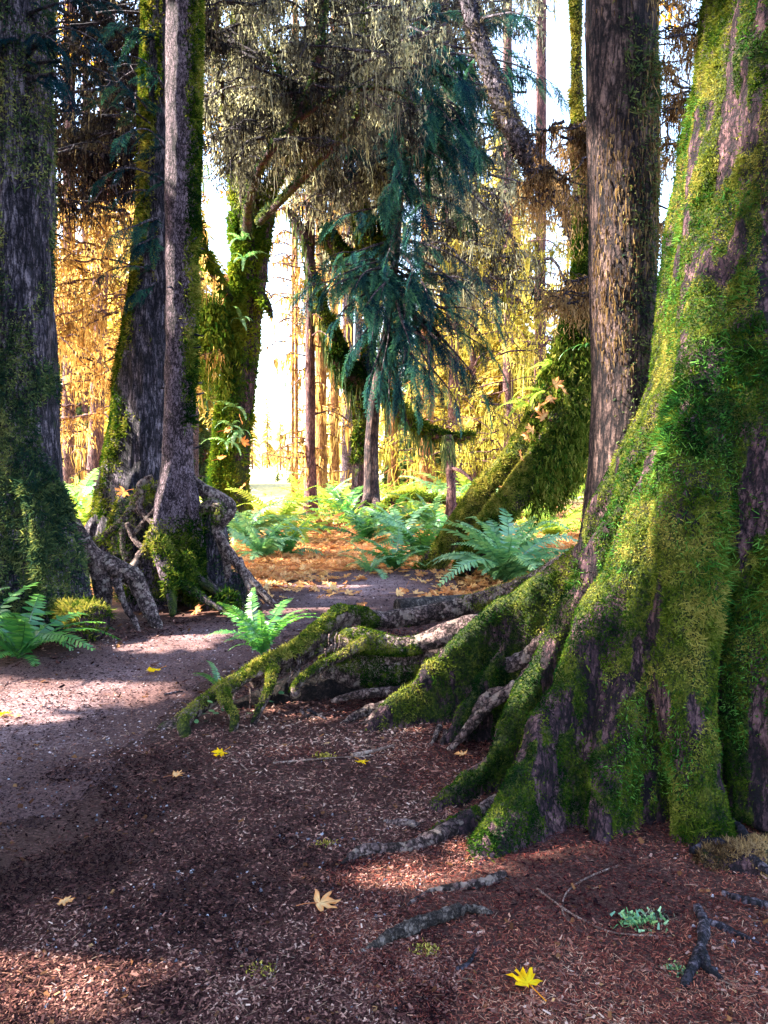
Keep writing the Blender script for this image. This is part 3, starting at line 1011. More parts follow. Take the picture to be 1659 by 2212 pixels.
vf, t = fuzz(VF, 70000, 0.0115, 0.0036, wgt, 0.6, 0.6, 2.6, 9, 0.14, .05)
mk("moss", vf, M['moss'], rootA, tint=t)
# dark humus mound added to carry the shade under the arched root, with rootlets
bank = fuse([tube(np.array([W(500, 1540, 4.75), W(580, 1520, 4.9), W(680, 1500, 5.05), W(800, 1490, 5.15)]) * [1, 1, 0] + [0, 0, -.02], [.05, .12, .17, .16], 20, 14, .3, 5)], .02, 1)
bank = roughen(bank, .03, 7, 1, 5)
mk("soil_shade_bank", bank, M['soil'], None, True, kind='structure')
rl = []
for k in range(26):
    u = rng.uniform(500, 740)
    v = 1480 - (u - 480) * .45 + rng.uniform(-10, 30)
    p0 = W(u, v, 4.85 + rng.uniform(-.1, .15))
    rl.append(tube([p0, p0 + [rng.normal() * .02, -.03, -.07], p0 + [rng.normal() * .05, -.05 + rng.normal() * .03, -rng.uniform(.1, .24)]], [.006, .004, .002], 7, 5))
mk("rootlets", join(rl), M['bark_root'], rootA, True)
# bare thin roots
TH = [
    ([(905, 1488, 4.75), (840, 1495, 4.7), (770, 1500, 4.68), (715, 1515, 4.72)], [.03, .032, .028, .012]),
    ([(930, 1490, 4.65), (850, 1520, 4.55), (780, 1540, 4.5), (720, 1580, 4.42)], [.035, .036, .028, .015]),
    ([(860, 1510, 4.55), (810, 1550, 4.45), (775, 1575, 4.4), (730, 1595, 4.36)], [.03, .03, .022, .012]),
    ([(1180, 1420, 4.1), (1120, 1480, 4.05), (1060, 1520, 4.03), (1010, 1575, 4.02), (970, 1622, 4.0)], [.045, .036, .03, .026, .016]),
    ([(1170, 1445, 4.05), (1130, 1500, 3.98), (1080, 1495, 4.1), (1045, 1510, 4.1), (1020, 1560, 4.05)], [.04, .036, .03, .028, .02]),
    ([(1190, 1380, 4.2), (1120, 1430, 4.25), (1070, 1440, 4.25)], [.05, .045, .03]),
    ([(950, 1570, 4.18), (935, 1600, 4.1), (922, 1620, 4.05)], [.016, .012, .008]),
    ([(965, 1580, 4.15), (955, 1605, 4.08), (946, 1622, 4.04)], [.016, .012, .008]),
    ([(650, 1535, 4.6), (670, 1550, 4.55), (700, 1562, 4.5)], [.016, .014, .01]),
    ([(1075, 1725, 3.15), (1010, 1772, 3.15), (930, 1812, 3.08), (870, 1826, 3.05), (790, 1832, 3.06), (735, 1856, 3.0)], [.03, .034, .032, .022, .026, .008]),
    ([(1090, 1888, 2.82), (1040, 1905, 2.82), (990, 1908, 2.82), (930, 1915, 2.8), (880, 1940, 2.74)], [.014, .018, .014, .012, .004]),
    ([(905, 1778, 3.2), (870, 1772, 3.22), (830, 1768, 3.2)], [.018, .018, .012]),
]
for k, (pts, rad) in enumerate(TH):
    pp = pathW(*pts)
    if k >= 9:
        pp = np.array([on_ground(q[0], q[1] + 8) + [0, 0, r_ * .55] for q, r_ in zip(pts, rad)])
    o = mk("root", roughen(tube(pp, rad, 60, 14, 0.25, k), .007, 28, .8, k), M['bark_root'], A, True, moss=None)
    if k == 0:
        o['label'] = "thin pale root worn bare of bark"

# mossy hump and dark dead roots at the lower right, part of the same root system
hp = [tube(pathW((1505, 1880, 2.88), (1560, 1900, 2.85), (1640, 1900, 2.85), (1720, 1880, 2.9)), [.09, .12, .13, .1], 16, 14, 0.2, 2)]
VF = roughen(fuse(hp, 0.012, 2), 0.02, 8, 1, 8)
hump = mk("root", VF, M['bark_mossy'], A, True, moss=np.full(len(VF[0]), 0.1))
hump['label'] = "low mossy root hump in front of the buttress"
vf, t = fuzz(VF, 14000, 0.011, 0.0030, ss(fbm(fcent(VF)[0], 9, 3, 4), .4, .5), 0.7, 0.1, 5, 8, 0.2, 0.12)
mk("moss", vf, M['lichen_brown'], hump, tint=t)
for k, (pts, rad) in enumerate([
    ([(1480, 1800, 3.03), (1530, 1792, 3.0), (1590, 1806, 2.98), (1625, 1860, 2.95)], [.012, .018, .018, .012]),
    ([(1490, 1850, 2.95), (1540, 1842, 2.86), (1600, 1865, 2.8), (1660, 1900, 2.8)], [.01, .016, .016, .012]),
    ([(1505, 1960, 2.62), (1520, 2000, 2.5), (1512, 2060, 2.42), (1490, 2110, 2.36), (1470, 2140, 2.33)], [.010, .015, .014, .013, .005]),
    ([(1520, 1990, 2.5), (1570, 2010, 2.48), (1640, 2040, 2.45)], [.010, .010, .006]),
    ([(1560, 1930, 2.66), (1620, 1950, 2.62), (1700, 1960, 2.62)], [.008, .012, .010]),
    ([(1512, 2060, 2.42), (1530, 2100, 2.36), (1560, 2120, 2.35)], [.016, .014, .006]),
]):
    pp = np.array([on_ground(q[0], q[1] + 10) + [0, 0, r_ * (1.0 if 2 <= k else 3.0)] for q, r_ in zip(pts, rad)])
    mk("root", roughen(tube(pp, np.array(rad) * 1.15, 50, 12, 0.3, k + 30), .006, 30, 1, k), M['bark_dark'], A, True)
crown_high(A, 2.2, 4.1, 9.0, 15, 3.6, 900, M['canopy'])

# ------------------------------------------------------------------ B: straight brown trunk behind it
B = thing("brown_spruce", "straight brown trunk hung with thin moss, tucked behind the giant mossy trunk", "tree", G(1335, 1491))
Yb = 5.25
bp = pathW((1350, -1500, Yb), (1342, -300, Yb), (1342, 200, Yb), (1345, 560, Yb), (1347, 850, Yb), (1335, 1080, Yb), (1320, 1250, Yb), (1305, 1400, Yb), (1300, 1560, Yb))
VF = fuse([tube(bp, [.2, .22, .225, .222, .21, .215, .26, .33, .42], 50, 28, 0.04, 2)], 0.014, 2)
VF = roughen(VF, 0.014, 9, 0.18, 21)
mk("trunk", VF, M['bark_brown'], B, True, moss=np.full(len(VF[0]), 0.02))
c, n_ = fcent(VF)
wgt = (c[:, 2] < 6) * ss(fbm(c * np.array([1, 1, .4]), 3.0, 3, 12), 0.42, 0.58)
P, Nn = sample(VF, 9000, wgt)
sv = strands(P + Nn * 0.006, 0.02 + 0.10 * rng.random(9000) ** 2, np.full(9000, 0.0045), 3, 0.1)
mk("moss", sv, M['lichen_brown'], B, tint=np.repeat(rng.random(9000), 8))
vf, t = fuzz(VF, 16000, 0.02, 0.005, (c[:, 2] < 6) * ss(n_[:, 0], -0.5, 0.3) * ss(fbm(c, 2.0, 3, 13), .40, .55), .5, .8, 2, 13, .2)
mk("moss", vf, M['moss_dull'], B, tint=t * .8)
crown_high(B, 1.6, 5.3, 10, 15, 2.8, 500, M['canopy'])
add_curtain(B, [(1425, 1520, -120, 330, 6.0, 7.5, 16, 120, 110), (1425, 1470, 300, 640, 6.0, 8, 5, 80, 80)], M['lichen_brown'], M['bark_dark'], 0.35, (1.2, 3.6), 5)

# ------------------------------------------------------------------ G: leftmost trunk
Yg = 7.4
Gt = thing("dark_spruce", "broad dark trunk at the left edge with grey green moss and a hollow base", "tree", G(60, 1345))
gp = pathW((40, -1600, Yg), (52, -300, Yg), (55, 100, Yg), (48, 600, Yg), (45, 850, Yg), (45, 1030, Yg), (45, 1180, Yg), (40, 1400, Yg))
parts = [tube(gp, [.2, .235, .25, .27, .31, .37, .44, .55], 50, 30, 0.05, 4, 0.03, 8)]
parts.append(fin(pathW((90, 950, 7.25), (140, 1100, 7.1), (170, 1220, 7.0), (185, 1300, 6.9), (190, 1385, 6.75)), [.1, .1, .09, .07, .05], [.14, .14, .13, .11, .09], 24))
parts.append(fin(pathW((60, 980, 7.1), (100, 1120, 6.95), (115, 1250, 6.85), (110, 1390, 6.6)), [.1, .1, .1, .08], [.16, .16, .14, .12], 20))
parts.append(fin(pathW((0, 1000, 7.1), (-20, 1150, 6.95), (-30, 1390, 6.6)), [.12, .12, .1], [.16, .16, .14], 20))
# root reaching right over the stump
gr = []
gr.append(tube(pathW((150, 1130, 7.3), (195, 1195, 7.3), (240, 1222, 7.35), (285, 1245, 7.35), (310, 1290, 7.3), (335, 1340, 7.2), (350, 1362, 7.1)), [.1, .09, .085, .09, .075, .06, .03], 34, 14, 0.15, 5))
gr.append(tube(pathW((215, 1225, 7.35), (225, 1290, 7.3), (215, 1350, 7.2)), [.09, .08, .06], 14, 12, 0.15, 5))
gr.append(tube(pathW((250, 1250, 7.25), (270, 1310, 7.15), (290, 1340, 7.1), (305, 1370, 7.0)), [.05, .036, .028, .012], 20, 9, 0.15, 6))
VF = roughen(fuse(parts, 0.019, 3), 0.03, 4, 0.25, 7)
VF = roughen(VF, 0.030, 13, 0.14, 9)
V = VF[0]
mk("trunk", VF, M['bark_dark'], Gt, True, moss=0.20 - 0.3 * ss(V[:, 0], -2.85, -2.6) - 0.12 * ss(V[:, 2], 2.2, 3.5))
c, n_ = fcent(VF)
wgt = (c[:, 2] < 6.5) * (n_[:, 1] < 0.5) * ss(fbm(c * np.array([1, 1, .6]), 1.9, 3, 51), 0.42, 0.55) * (1 - 0.9 * ss(c[:, 0], -2.85, -2.6)) * (1 - 0.75 * ss(c[:, 2], 2.0, 3.4)) * ss(c[:, 2], .05, .3)
vf, t = fuzz(VF, 52000, 0.026, 0.008, wgt, 0.6, 0.6, 1.7, 19, 0.2)
mk("moss", vf, M['moss_dull'], Gt, tint=t)
RV = roughen(roughen(fuse(gr, 0.014, 2), .02, 7, .8, 5), .008, 20, 1, 6)
o = mk("root", RV, M['bark_root'], Gt, True, moss=-.03 + .12 * ss(fbm(RV[0], 2.5, 2, 9), .5, .62))
o['label'] = "bare lilac grey root draped over the stump's edge"
crown_high(Gt, -3.4, 7.4, 9, 15, 3.4, 900, M['canopy'])

# ------------------------------------------------------------------ E: slender trunk standing on an old stump
Ye = 8.4
E = thing("slender_spruce", "slender straight trunk half lit from the left, standing astride an old stump", "tree", G(385, 1318))
ep = pathW((402, -1500, Ye), (400, -200, Ye), (396, 200, Ye), (392, 600, Ye), (388, 850, Ye), (384, 1000, Ye), (382, 1090, Ye), (380, 1180, Ye), (378, 1290, Ye))
parts = [tube(ep, [.15, .18, .185, .165, .155, .17, .235, .27, .3], 50, 24, 0.04, 3)]
parts.append(fin(pathW((360, 1000, 8.25), (340, 1090, 8.15), (325, 1150, 8.1), (300, 1195, 8.05), (270, 1240, 7.95)), [.06, .05, .045, .04, .03], [.1, .1, .1, .09, .06], 22))
parts.append(fin(pathW((410, 1010, 8.3), (425, 1100, 8.2), (428, 1200, 8.1), (440, 1260, 8.0)), [.06, .06, .05, .04], [.1, .1, .1, .09], 18))
parts.append(tube(pathW((330, 1150, 8.1), (355, 1205, 7.95), (385, 1250, 7.85), (430, 1285, 7.75), (470, 1312, 7.68), (510, 1337, 7.6)), [.08, .075, .06, .045, .03, .018], 30, 12, 0.12, 3))
parts.append(tube(pathW((340, 1170, 8.0), (345, 1215, 7.9), (362, 1262, 7.75), (372, 1305, 7.6), (372, 1330, 7.5)), [.06, .05, .045, .045, .03], 20, 10, 0.12, 4))
parts.append(tube(pathW((400, 1200, 8.0), (420, 1240, 7.9), (455, 1270, 7.85), (500, 1290, 7.8), (530, 1318, 7.7)), [.06, .055, .045, .035, .02], 24, 10, 0.12, 5))
VF = roughen(fuse(parts, 0.014, 2), 0.012, 11, 0.3, 7)
V = VF[0]
mk("trunk", VF, M['bark_purple'], E, True, moss=0.05 + 0.12 * ss(V[:, 0], -2.18, -2.02) + 0.2 * ss(-V[:, 2], -1.0, -0.5))
c, n_ = fcent(VF)
wgt = (c[:, 2] < 6.5) * (n_[:, 1] < 0.6) * np.clip(ss(n_[:, 0], 0.25, 0.8) * ss(fbm(c, 1.2, 2, 15), .35, .5) + ss(-c[:, 2], -1.0, -0.6) * ss(fbm(c, 2.5, 3, 16), .42, .55), 0, 1) * ss(c[:, 2], .02, .2)
vf, t = fuzz(VF, 34000, 0.026, 0.008, wgt, 0.6, 0.6, 1.7, 29, 0.2)
mk("moss", vf, M['moss'], E, tint=t)
# stubs of broken twigs
sp = []
for k in range(26):
    v = rng.uniform(-50, 1000); a = rng.uniform(0, 6.3); p = W(394, v, Ye)
    d = np.array([math.cos(a), math.sin(a), rng.uniform(-.3, .4)])
    sp.append(tube([p + d * .12, p + d * rng.uniform(.2, .27)], [.016, .008], 4, 6))
mk("twig_stubs", join(sp), M['bark_dark'], E, True)
crown_high(E, -2.15, 8.4, 10, 16, 2.6, 500, M['canopy'])

# the stump under it with its web of roots
St = thing("old_stump", "dark rotten stump wrapped in a web of bare roots below the slender trunk", "stump", G(400, 1300))
parts = [tube(pathW((330, 1075, 8.95), (340, 1150, 8.95), (350, 1320, 8.95)), [.36, .45, .55], 16, 22, 0.15, 5)]
parts.append(tube(pathW((455, 1085, 8.45), (462, 1150, 8.4), (465, 1230, 8.35), (470, 1320, 8.3)), [.12, .13, .14, .17], 20, 16, 0.15, 6))
parts.append(tube(pathW((515, 1240, 8.2), (500, 1290, 8.15), (490, 1340, 8.1)), [.08, .15, .2], 12, 12, 0.2, 6))
VF = roughen(fuse(parts, 0.02, 2), 0.05, 4, 0.4, 17)
stump_body = mk("stump_body", VF, M['bark_dark'], St, True, moss=0.12 * ss(fbm(VF[0], 2, 2, 5), .4, .6))
vf, t = fuzz(VF, 9000, 0.04, 0.007, None, 0.5, 0.8, 1.7, 29, 0.2)
mk("moss", vf, M['moss_dull'], stump_body, tint=t)
WEB = [
    ([(405, 1035, 8.5), (440, 1060, 8.4), (485, 1085, 8.35), (492, 1105, 8.3), (470, 1140, 8.25), (478, 1165, 8.2), (500, 1200, 8.15), (530, 1240, 8.1), (560, 1275, 8.05), (598, 1312, 8.0)], [.06, .065, .07, .075, .05, .045, .045, .045, .04, .025]),
    ([(470, 1150, 8.25), (490, 1220, 8.2), (495, 1280, 8.12)], [.04, .035, .03]),
    ([(515, 1205, 8.15), (540, 1270, 8.05), (560, 1310, 7.95)], [.03, .035, .025]),
    ([(350, 1045, 8.5), (325, 1060, 8.45), (300, 1070, 8.4), (285, 1095, 8.4), (268, 1130, 8.35), (265, 1180, 8.3), (275, 1215, 8.25)], [.05, .042, .04, .036, .032, .03, .03]),
    ([(300, 1070, 8.4), (305, 1045, 8.45), (330, 1030, 8.5)], [.036, .034, .03]),
    ([(310, 1060, 8.4), (300, 1095, 8.35), (320, 1120, 8.3), (345, 1140, 8.2)], [.036, .032, .028, .025]),
    ([(285, 1095, 8.4), (320, 1115, 8.35), (345, 1110, 8.3)], [.03, .028, .024]),
    ([(268, 1120, 8.35), (235, 1150, 8.35), (200, 1180, 8.35), (185, 1205, 8.3)], [.032, .03, .028, .026]),
    ([(275, 1130, 8.3), (290, 1165, 8.25), (310, 1185, 8.2)], [.025, .024, .026]),
    ([(240, 1145, 8.4), (250, 1180, 8.35), (255, 1225, 8.3)], [.03, .04, .045]),
    ([(270, 1250, 7.9), (290, 1225, 8.0), (310, 1195, 8.1)], [.045, .05, .05]),
    ([(345, 1090, 8.3), (300, 1140, 8.3), (280, 1160, 8.3)], [.022, .022, .02]),
    ([(430, 1105, 8.25), (455, 1092, 8.25), (475, 1100, 8.2), (462, 1130, 8.2)], [.04, .06, .05, .035]),
    ([(440, 1250, 8.1), (480, 1285, 8.0), (540, 1315, 7.85)], [.035, .03, .018]),
    ([(300, 1260, 7.9), (320, 1310, 7.75), (310, 1340, 7.65)], [.03, .026, .016]),
]
for k, (pts, rad) in enumerate(WEB):
    VF = tube(pathW(*pts), np.array(rad) * 1.2, 30, 10, 0.22, k + 60)
    V = VF[0]
    mk("root", VF, M['bark_root'], St, True, moss=0.10 * ss(fbm(V, 2.2, 2, k), .45, .6) + (0.14 if k in (12, 9, 7) else -0.05))
lw = fuse([tube(pathW(*p), r_, 24, 10) for p, r_ in (WEB[12], WEB[9], WEB[7], WEB[3])], 0.02, 0)
vf, t = fuzz(lw, 5000, 0.03, 0.006, None, 0.5, 0.6, 2, 29, 0.2, 0.1)
mk("moss", vf, M['moss_bright'], St, tint=t)

# ------------------------------------------------------------------ F: big leaning trunk behind
Yf = 10.4
Ft = thing("leaning_spruce", "big dark leaning trunk with yellow moss on its left flare, behind the slender trunk", "tree", G(330, 1245))
fp = pathW((380, -1400, Yf), (372, -200, Yf), (368, 200, Yf), (360, 500, Yf), (345, 700, Yf), (325, 900, Yf), (310, 1050, Yf), (300, 1250, Yf))
parts = [tube(fp, [.28, .33, .37, .39, .43, .5, .58, .7], 50, 30, 0.05, 3, 0.03, 7)]
parts.append(fin(pathW((300, 780, 10.3), (262, 930, 10.2), (225, 1050, 10.1), (180, 1150, 10.0), (150, 1240, 9.9)), [.12, .12, .11, .09, .06], [.2, .2, .2, .16, .12], 28))
parts.append(fin(pathW((300, 900, 10.1), (285, 1000, 9.9), (240, 1110, 9.7), (200, 1190, 9.6)), [.1, .1, .08, .06], [.16, .16, .14, .1], 24))
VF = roughen(fuse(parts, 0.025, 3), 0.035, 3.5, 0.25, 27)
VF = roughen(VF, 0.035, 10, 0.14, 9)
V = VF[0]
mk("trunk", VF, M['bark_dark'], Ft, True, moss=0.10 + 0.12 * ss(-V[:, 0], 2.9, 3.4))
c, n_ = fcent(VF)
wgt = (c[:, 2] < 7.5) * (n_[:, 1] < 0.5) * (ss(-n_[:, 0], 0.0, 0.6) * ss(fbm(c * np.array([1, 1, .6]), 1.6, 3, 52), 0.38, 0.52))
vf, t = fuzz(VF, 44000, 0.026, 0.010, wgt, 0.6, 0.6, 1.4, 19, 0.2, 0.12)
mk("moss", vf, M['moss'], Ft, tint=np.clip(t * .9 + .1, 0, 1))
crown_high(Ft, -3.0, 10.4, 11.5, 17, 3.4, 700, M['canopy'])
add_curtain(Ft, [(100, 370, -140, 330, 11.0, 14.5, 60, 170, 95), (110, 350, 200, 480, 11.5, 14.5, 24, 140, 80)], M['lichen_dark'], M['bark_dark'], 0.34, (1.4, 4.5), 4)
# ------------------------------------------------------------------ I: the bright mossy maple
Yi = 19.0
I = thing("bigleaf_maple", "twin stemmed maple thickly coated in bright green moss, left of the glowing clearing", "tree", G(500, 1134))
parts = [tube(pathW((535, -900, Yi), (528, 0, Yi), (528, 300, Yi), (535, 450, Yi), (530, 600, Yi), (518, 750, Yi), (510, 900, Yi), (505, 1030, Yi), (498, 1140, Yi)), [.22, .28, .32, .34, .34, .33, .36, .38, .44], 50, 20, 0.12, 3)]
parts.append(tube(pathW((590, 380, Yi + .2), (570, 500, Yi), (552, 650, Yi), (536, 800, Yi), (524, 950, Yi), (514, 1140, Yi)), [.16, .19, .2, .2, .2, .24], 40, 18, 0.12, 4))
parts.append(tube(pathW((430, 480, Yi - 1.5), (445, 550, Yi - 1), (478, 620, Yi - .5), (505, 670, Yi)), [.1, .13, .16, .18], 20, 12, 0.15, 4))
parts.append(tube(pathW((545, 620, Yi - .2), (575, 655, Yi - .4), (590, 690, Yi - .6)), [.12, .1, .03], 12, 10, 0.15, 4))
parts.append(tube(pathW((540, 480, Yi), (600, 380, Yi), (680, 260, Yi), (760, 160, Yi)), [.2, .16, .14, .1], 20, 12, 0.15, 5))
parts.append(tube(pathW((470, 1140, Yi - .3), (475, 1000, Yi - .1), (482, 880, Yi)), [.26, .2, .16], 14, 12, 0.15, 5))
VF = roughen(fuse(parts, 0.04, 2), 0.05, 2.5, 0.5, 27)
mk("trunk", VF, M['bark_mossy'], I, True, moss=0.2 - 0.25 * ss(VF[0][:, 0], -3.35, -3.1))
c, n_ = fcent(VF)
wgt = (c[:, 2] < 14) * (n_[:, 1] < 0.5) * (0.15 + ss(-n_[:, 0], -0.6, 0.2)) * (0.25 + ss(fbm(c, 1.2, 3, 52), 0.36, 0.52))
vf, t = fuzz(VF, 70000, 0.06, 0.024, wgt, 0.6, 0.6, 0.9, 19, 0.18, 0.12)
mk("moss", vf, M['moss_bright'], I, tint=t * .8)
# hanging beard on the left side
P = np.array([W(rng.uniform(440, 478), rng.uniform(630, 700), Yi - .4 + rng.normal() * .2) for _ in range(260)])
sv, t = tangles(P, rng.uniform(.5, 2.2, 260), np.full(260, 0.022), np.full(260, PX(1, Yi)), rng.uniform(.2, .6, 260), .05)
mk("moss_beard", sv, M['moss'], I, tint=t)
ML = fuse([tube(pathW(*p), np.array(r_) * .6, 26, 10, .15, k) for k, (p, r_) in enumerate([
    ([(705, -60, 14.5), (690, 120, 14.6), (640, 260, 14.9), (575, 340, 15.2), (540, 430, 16.5), (532, 500, 18.6)], [.08, .1, .12, .13, .15, .2]),
    ([(470, -60, 15.5), (468, 120, 15.8), (490, 250, 16.5), (520, 380, 18.0), (528, 470, 18.9)], [.08, .1, .11, .13, .16]),
    ([(770, -60, 15), (795, 100, 15), (772, 250, 15.2), (705, 330, 15.6), (640, 400, 16.5), (560, 480, 18.5)], [.06, .08, .1, .12, .13, .16]),
    ([(640, 260, 14.9), (720, 210, 14.6), (830, 190, 14.4), (900, 230, 14.3)], [.09, .08, .06, .02]),
    ([(560, 60, 15), (600, 150, 15), (650, 240, 14.9)], [.04, .06, .08]),
])], .022, 1)
ML = roughen(ML, .03, 5, .8, 5)
limb_ = mk("large_limbs", ML, M['bark_mossy'], I, True, moss=np.full(len(ML[0]), .14))
vf, t = fuzz(ML, 9000, .05, .018, ss(fcent(ML)[1][:, 2], -.6, .3), .6, .7, 1.2, 5, .2)
mk("moss", vf, M['moss_dull'], limb_, tint=t)
add_curtain(I, [(480, 860, -160, 225, 14.0, 19.0, 84, 210, 100), (470, 700, 200, 335, 14.5, 18.0, 24, 150, 95), (640, 840, 230, 400, 20.0, 22.5, 36, 160, 85), (430, 520, -120, 280, 14.0, 17.0, 12, 100, 90), (440, 520, -100, 300, 15, 19, 5, 90, 80)], M['lichen_grey'], M['bark_dark'], 0.34, (1.4, 4.6), 14)

# ------------------------------------------------------------------ C: leaning buttressed tree right of centre
Yc = 10.8
C_ = thing("leaning_maple", "leaning mossy tree propped on two sloping roots, with orange leaves caught in its bark", "tree", G(1010, 1235))
parts = [tube(pathW((1240, -700, Yc), (1245, 150, Yc), (1250, 260, Yc), (1256, 430, Yc), (1260, 560, Yc), (1258, 680, Yc), (1248, 780, Yc), (1232, 880, Yc), (1215, 980, Yc), (1205, 1060, Yc)), [.06, .07, .09, .11, .15, .21, .25, .27, .22, .10], 50, 20, 0.08, 3)]
parts.append(tube(pathW((1256, 620, Yc), (1225, 760, Yc), (1185, 870, Yc), (1125, 975, Yc), (1040, 1070, Yc + .1), (975, 1160, Yc + .2), (935, 1220, Yc + .3), (920, 1245, Yc + .3)), [.16, .2, .22, .2, .17, .16, .17, .2], 40, 18, 0.1, 4))
parts.append(tube(pathW((1245, 850, Yc - .2), (1195, 960, Yc - .3), (1120, 1060, Yc - .4), (1055, 1145, Yc - .4), (1010, 1215, Yc - .4), (985, 1260, Yc - .4)), [.2, .22, .2, .17, .14, .1], 34, 18, 0.1, 5))
limbC = (tube(pathW((1262, 560, Yc), (1225, 450, 11.6), (1180, 385, 12.4), (1120, 300, 13), (1060, 160, 13.5), (1010, 0, 14), (985, -120, 14.4)), [.12, .12, .16, .17, .15, .14, .14], 34, 12, 0.12, 5))
VF = roughen(fuse(parts, 0.024, 2), 0.03, 4, 0.5, 27)
V = VF[0]
mk("trunk", VF, M['bark_mossy'], C_, True, moss=0.18 - 0.22 * ss(V[:, 1], 11.2, 11.8))
c, n_ = fcent(VF)
wgt = (c[:, 1] < 11.8) * (n_[:, 1] < 0.6) * (0.12 + ss(fbm(c, 1.8, 3, 52), 0.36, 0.55)) * (0.25 + ss(-n_[:, 0] + n_[:, 2], -0.5, 0.6))
LB = roughen(limbC, .03, 5, .6, 6)
mk("limb", LB, M['bark_dark'], C_, True, moss=np.full(len(LB[0]), .12))
vf, t = fuzz(LB, 4000, .05, .015, None, .5, .9, 1, 5, .2)
mk("limb_moss", vf, M['lichen_dark'], C_, tint=t)
vf, t = fuzz(VF, 75000, 0.026, 0.0095, wgt, 0.6, 0.7, 1.4, 19, 0.2, 0.05)
mk("moss", vf, M['moss'], C_, tint=np.clip(t + .12, 0, 1))
P, Nn = sample(VF, 2600, (c[:, 0] > 1.95) * (c[:, 2] < 3.2) * (c[:, 1] < 11.2) * (n_[:, 2] < 0.45))
sv, t = tangles(P + Nn * .02, rng.uniform(.08, .42, 2600), rng.uniform(.007, .014, 2600), np.full(2600, PX(1, Yc)), np.clip(rng.normal(.5, .22, 2600), 0, 1), .1)
mk("moss_beard", sv, M['moss'], C_, tint=t)
add_curtain(C_, [(1185, 1280, 265, 340, 10.2, 11, 6, 80, 170), (1155, 1250, 350, 430, 10, 10.8, 6, 80, 120), (1185, 1290, 540, 650, 10, 10.8, 7, 100, 80)], M['lichen_brown'], M['bark_dark'], 0.6, (1.2, 3.4), 5)

# ------------------------------------------------------------------ D: the blue-green hemlock in the middle
Yd = 20.5
D_ = thing("western_hemlock", "blue green hemlock with drooping boughs in the middle of the grove", "tree", G(803, 1125))
parts = [tube(pathW((880, -600, Yd), (876, 0, Yd), (868, 300, Yd), (858, 500, Yd), (838, 700, Yd), (812, 850, Yd), (803, 950, Yd), (802, 1050, Yd), (803, 1130, Yd)), [.08, .09, .10, .11, .12, .15, .18, .21, .32], 50, 16, 0.06, 3)]
parts.append(tube(pathW((806, 1050, Yd), (785, 1090, Yd - .3), (755, 1120, Yd - .8), (720, 1138, Yd - 1.2), (690, 1142, Yd - 1.5)), [.14, .11, .09, .08, .05], 24, 10, 0.1, 3))
parts.append(tube(pathW((803, 1070, Yd), (825, 1105, Yd - .5), (850, 1130, Yd - 1)), [.14, .12, .06], 14, 10, 0.1, 3))
VF = roughen(fuse(parts, 0.03, 2), 0.02, 5, .3, 3)
V = VF[0]
mk("trunk", VF, M['bark_hem'], D_, True, moss=-.05 + 0.3 * ss(-V[:, 2], -1.2, -.3))
items, wood = [], []


def bough(a, b, nsp, slen, sag=.12, r0=.05, wid=.9, down=.45):
    """a bough from a to b with short hanging sprays along it"""
    a = np.asarray(a); b = np.asarray(b); l = np.linalg.norm(b - a)
    mid = (a + b) / 2 + np.array([0, 0, sag * l]) + rng.normal(size=3) * .05 * l
    pts = catmull([a, (a + mid) / 2 + [0, 0, .02 * l], mid, (mid + b) / 2 + [0, 0, .03 * l], b], 24)
    wood.append(tube(pts[::3], np.linspace(r0, r0 * .15, 8), 10, 5))
    T = unit(np.gradient(pts, axis=0))
    for k in range(nsp):
        q = .06 + .94 * (k + rng.random()) / nsp
        i_ = min(23, int(q * 23))
        t_ = T[i_]; sd = rng.choice([-1, 1])
        lat = np.cross(t_, [0, 0, 1]) * sd
        d_ = unit(t_ * rng.uniform(.5, 1.1) + lat * rng.uniform(.2, 1.0) + np.array([0, 0, -down * rng.uniform(.3, 1.7)]) + rng.normal(size=3) * .12)
        ln = slen * rng.uniform(.5, 1.2) * (1.1 - .5 * q)
        items.append((pts[i_], pts[i_] + d_ * ln, wid * rng.uniform(.7, 1.3), rng.normal() * .5))
    items.append((pts[-4], b + T[-1] * slen * .4 + np.array([0, 0, -.2 * slen]), wid, rng.normal() * .2))


def boughs_px(lst, Yt, Ytip, nsp, spx, **kw):
    for (u0, v0, u1, v1) in lst:
        bough(W(u0, v0, Yt), W(u1, v1, Ytip + rng.normal() * .04 * Ytip), nsp, PX(spx, Ytip), **kw)


BR = [(876, 130, 1000, 120), (876, 140, 1100, 215), (880, 120, 1230, 205), (880, 90, 1120, 110), (878, 50, 1040, 30), (876, 190, 820, 290), (1000, 60, 1150, 40),
      (870, 230, 1010, 280), (870, 240, 1120, 290), (868, 285, 560, 330), (868, 285, 580, 318), (868, 285, 640, 305), (868, 290, 680, 330), (868, 320, 960, 390), (866, 330, 1040, 350), (864, 350, 840, 470), (900, 150, 1180, 170), (950, 180, 1160, 250), (930, 60, 870, 120),
      (862, 420, 1030, 480), (858, 440, 690, 490)]
boughs_px(BR, Yd, 19.6, 11, 92, r0=.05, sag=.04)
boughs_px([(876, 110, 900, 200), (876, 170, 940, 260), (870, 260, 880, 400), (866, 380, 900, 470), (900, 120, 1010, 190), (930, 140, 1060, 240), (876, 60, 960, 100), (870, 210, 850, 330), (868, 300, 760, 330), (980, 140, 1100, 170)], Yd, 18.6, 9, 95, r0=.05, sag=.03)
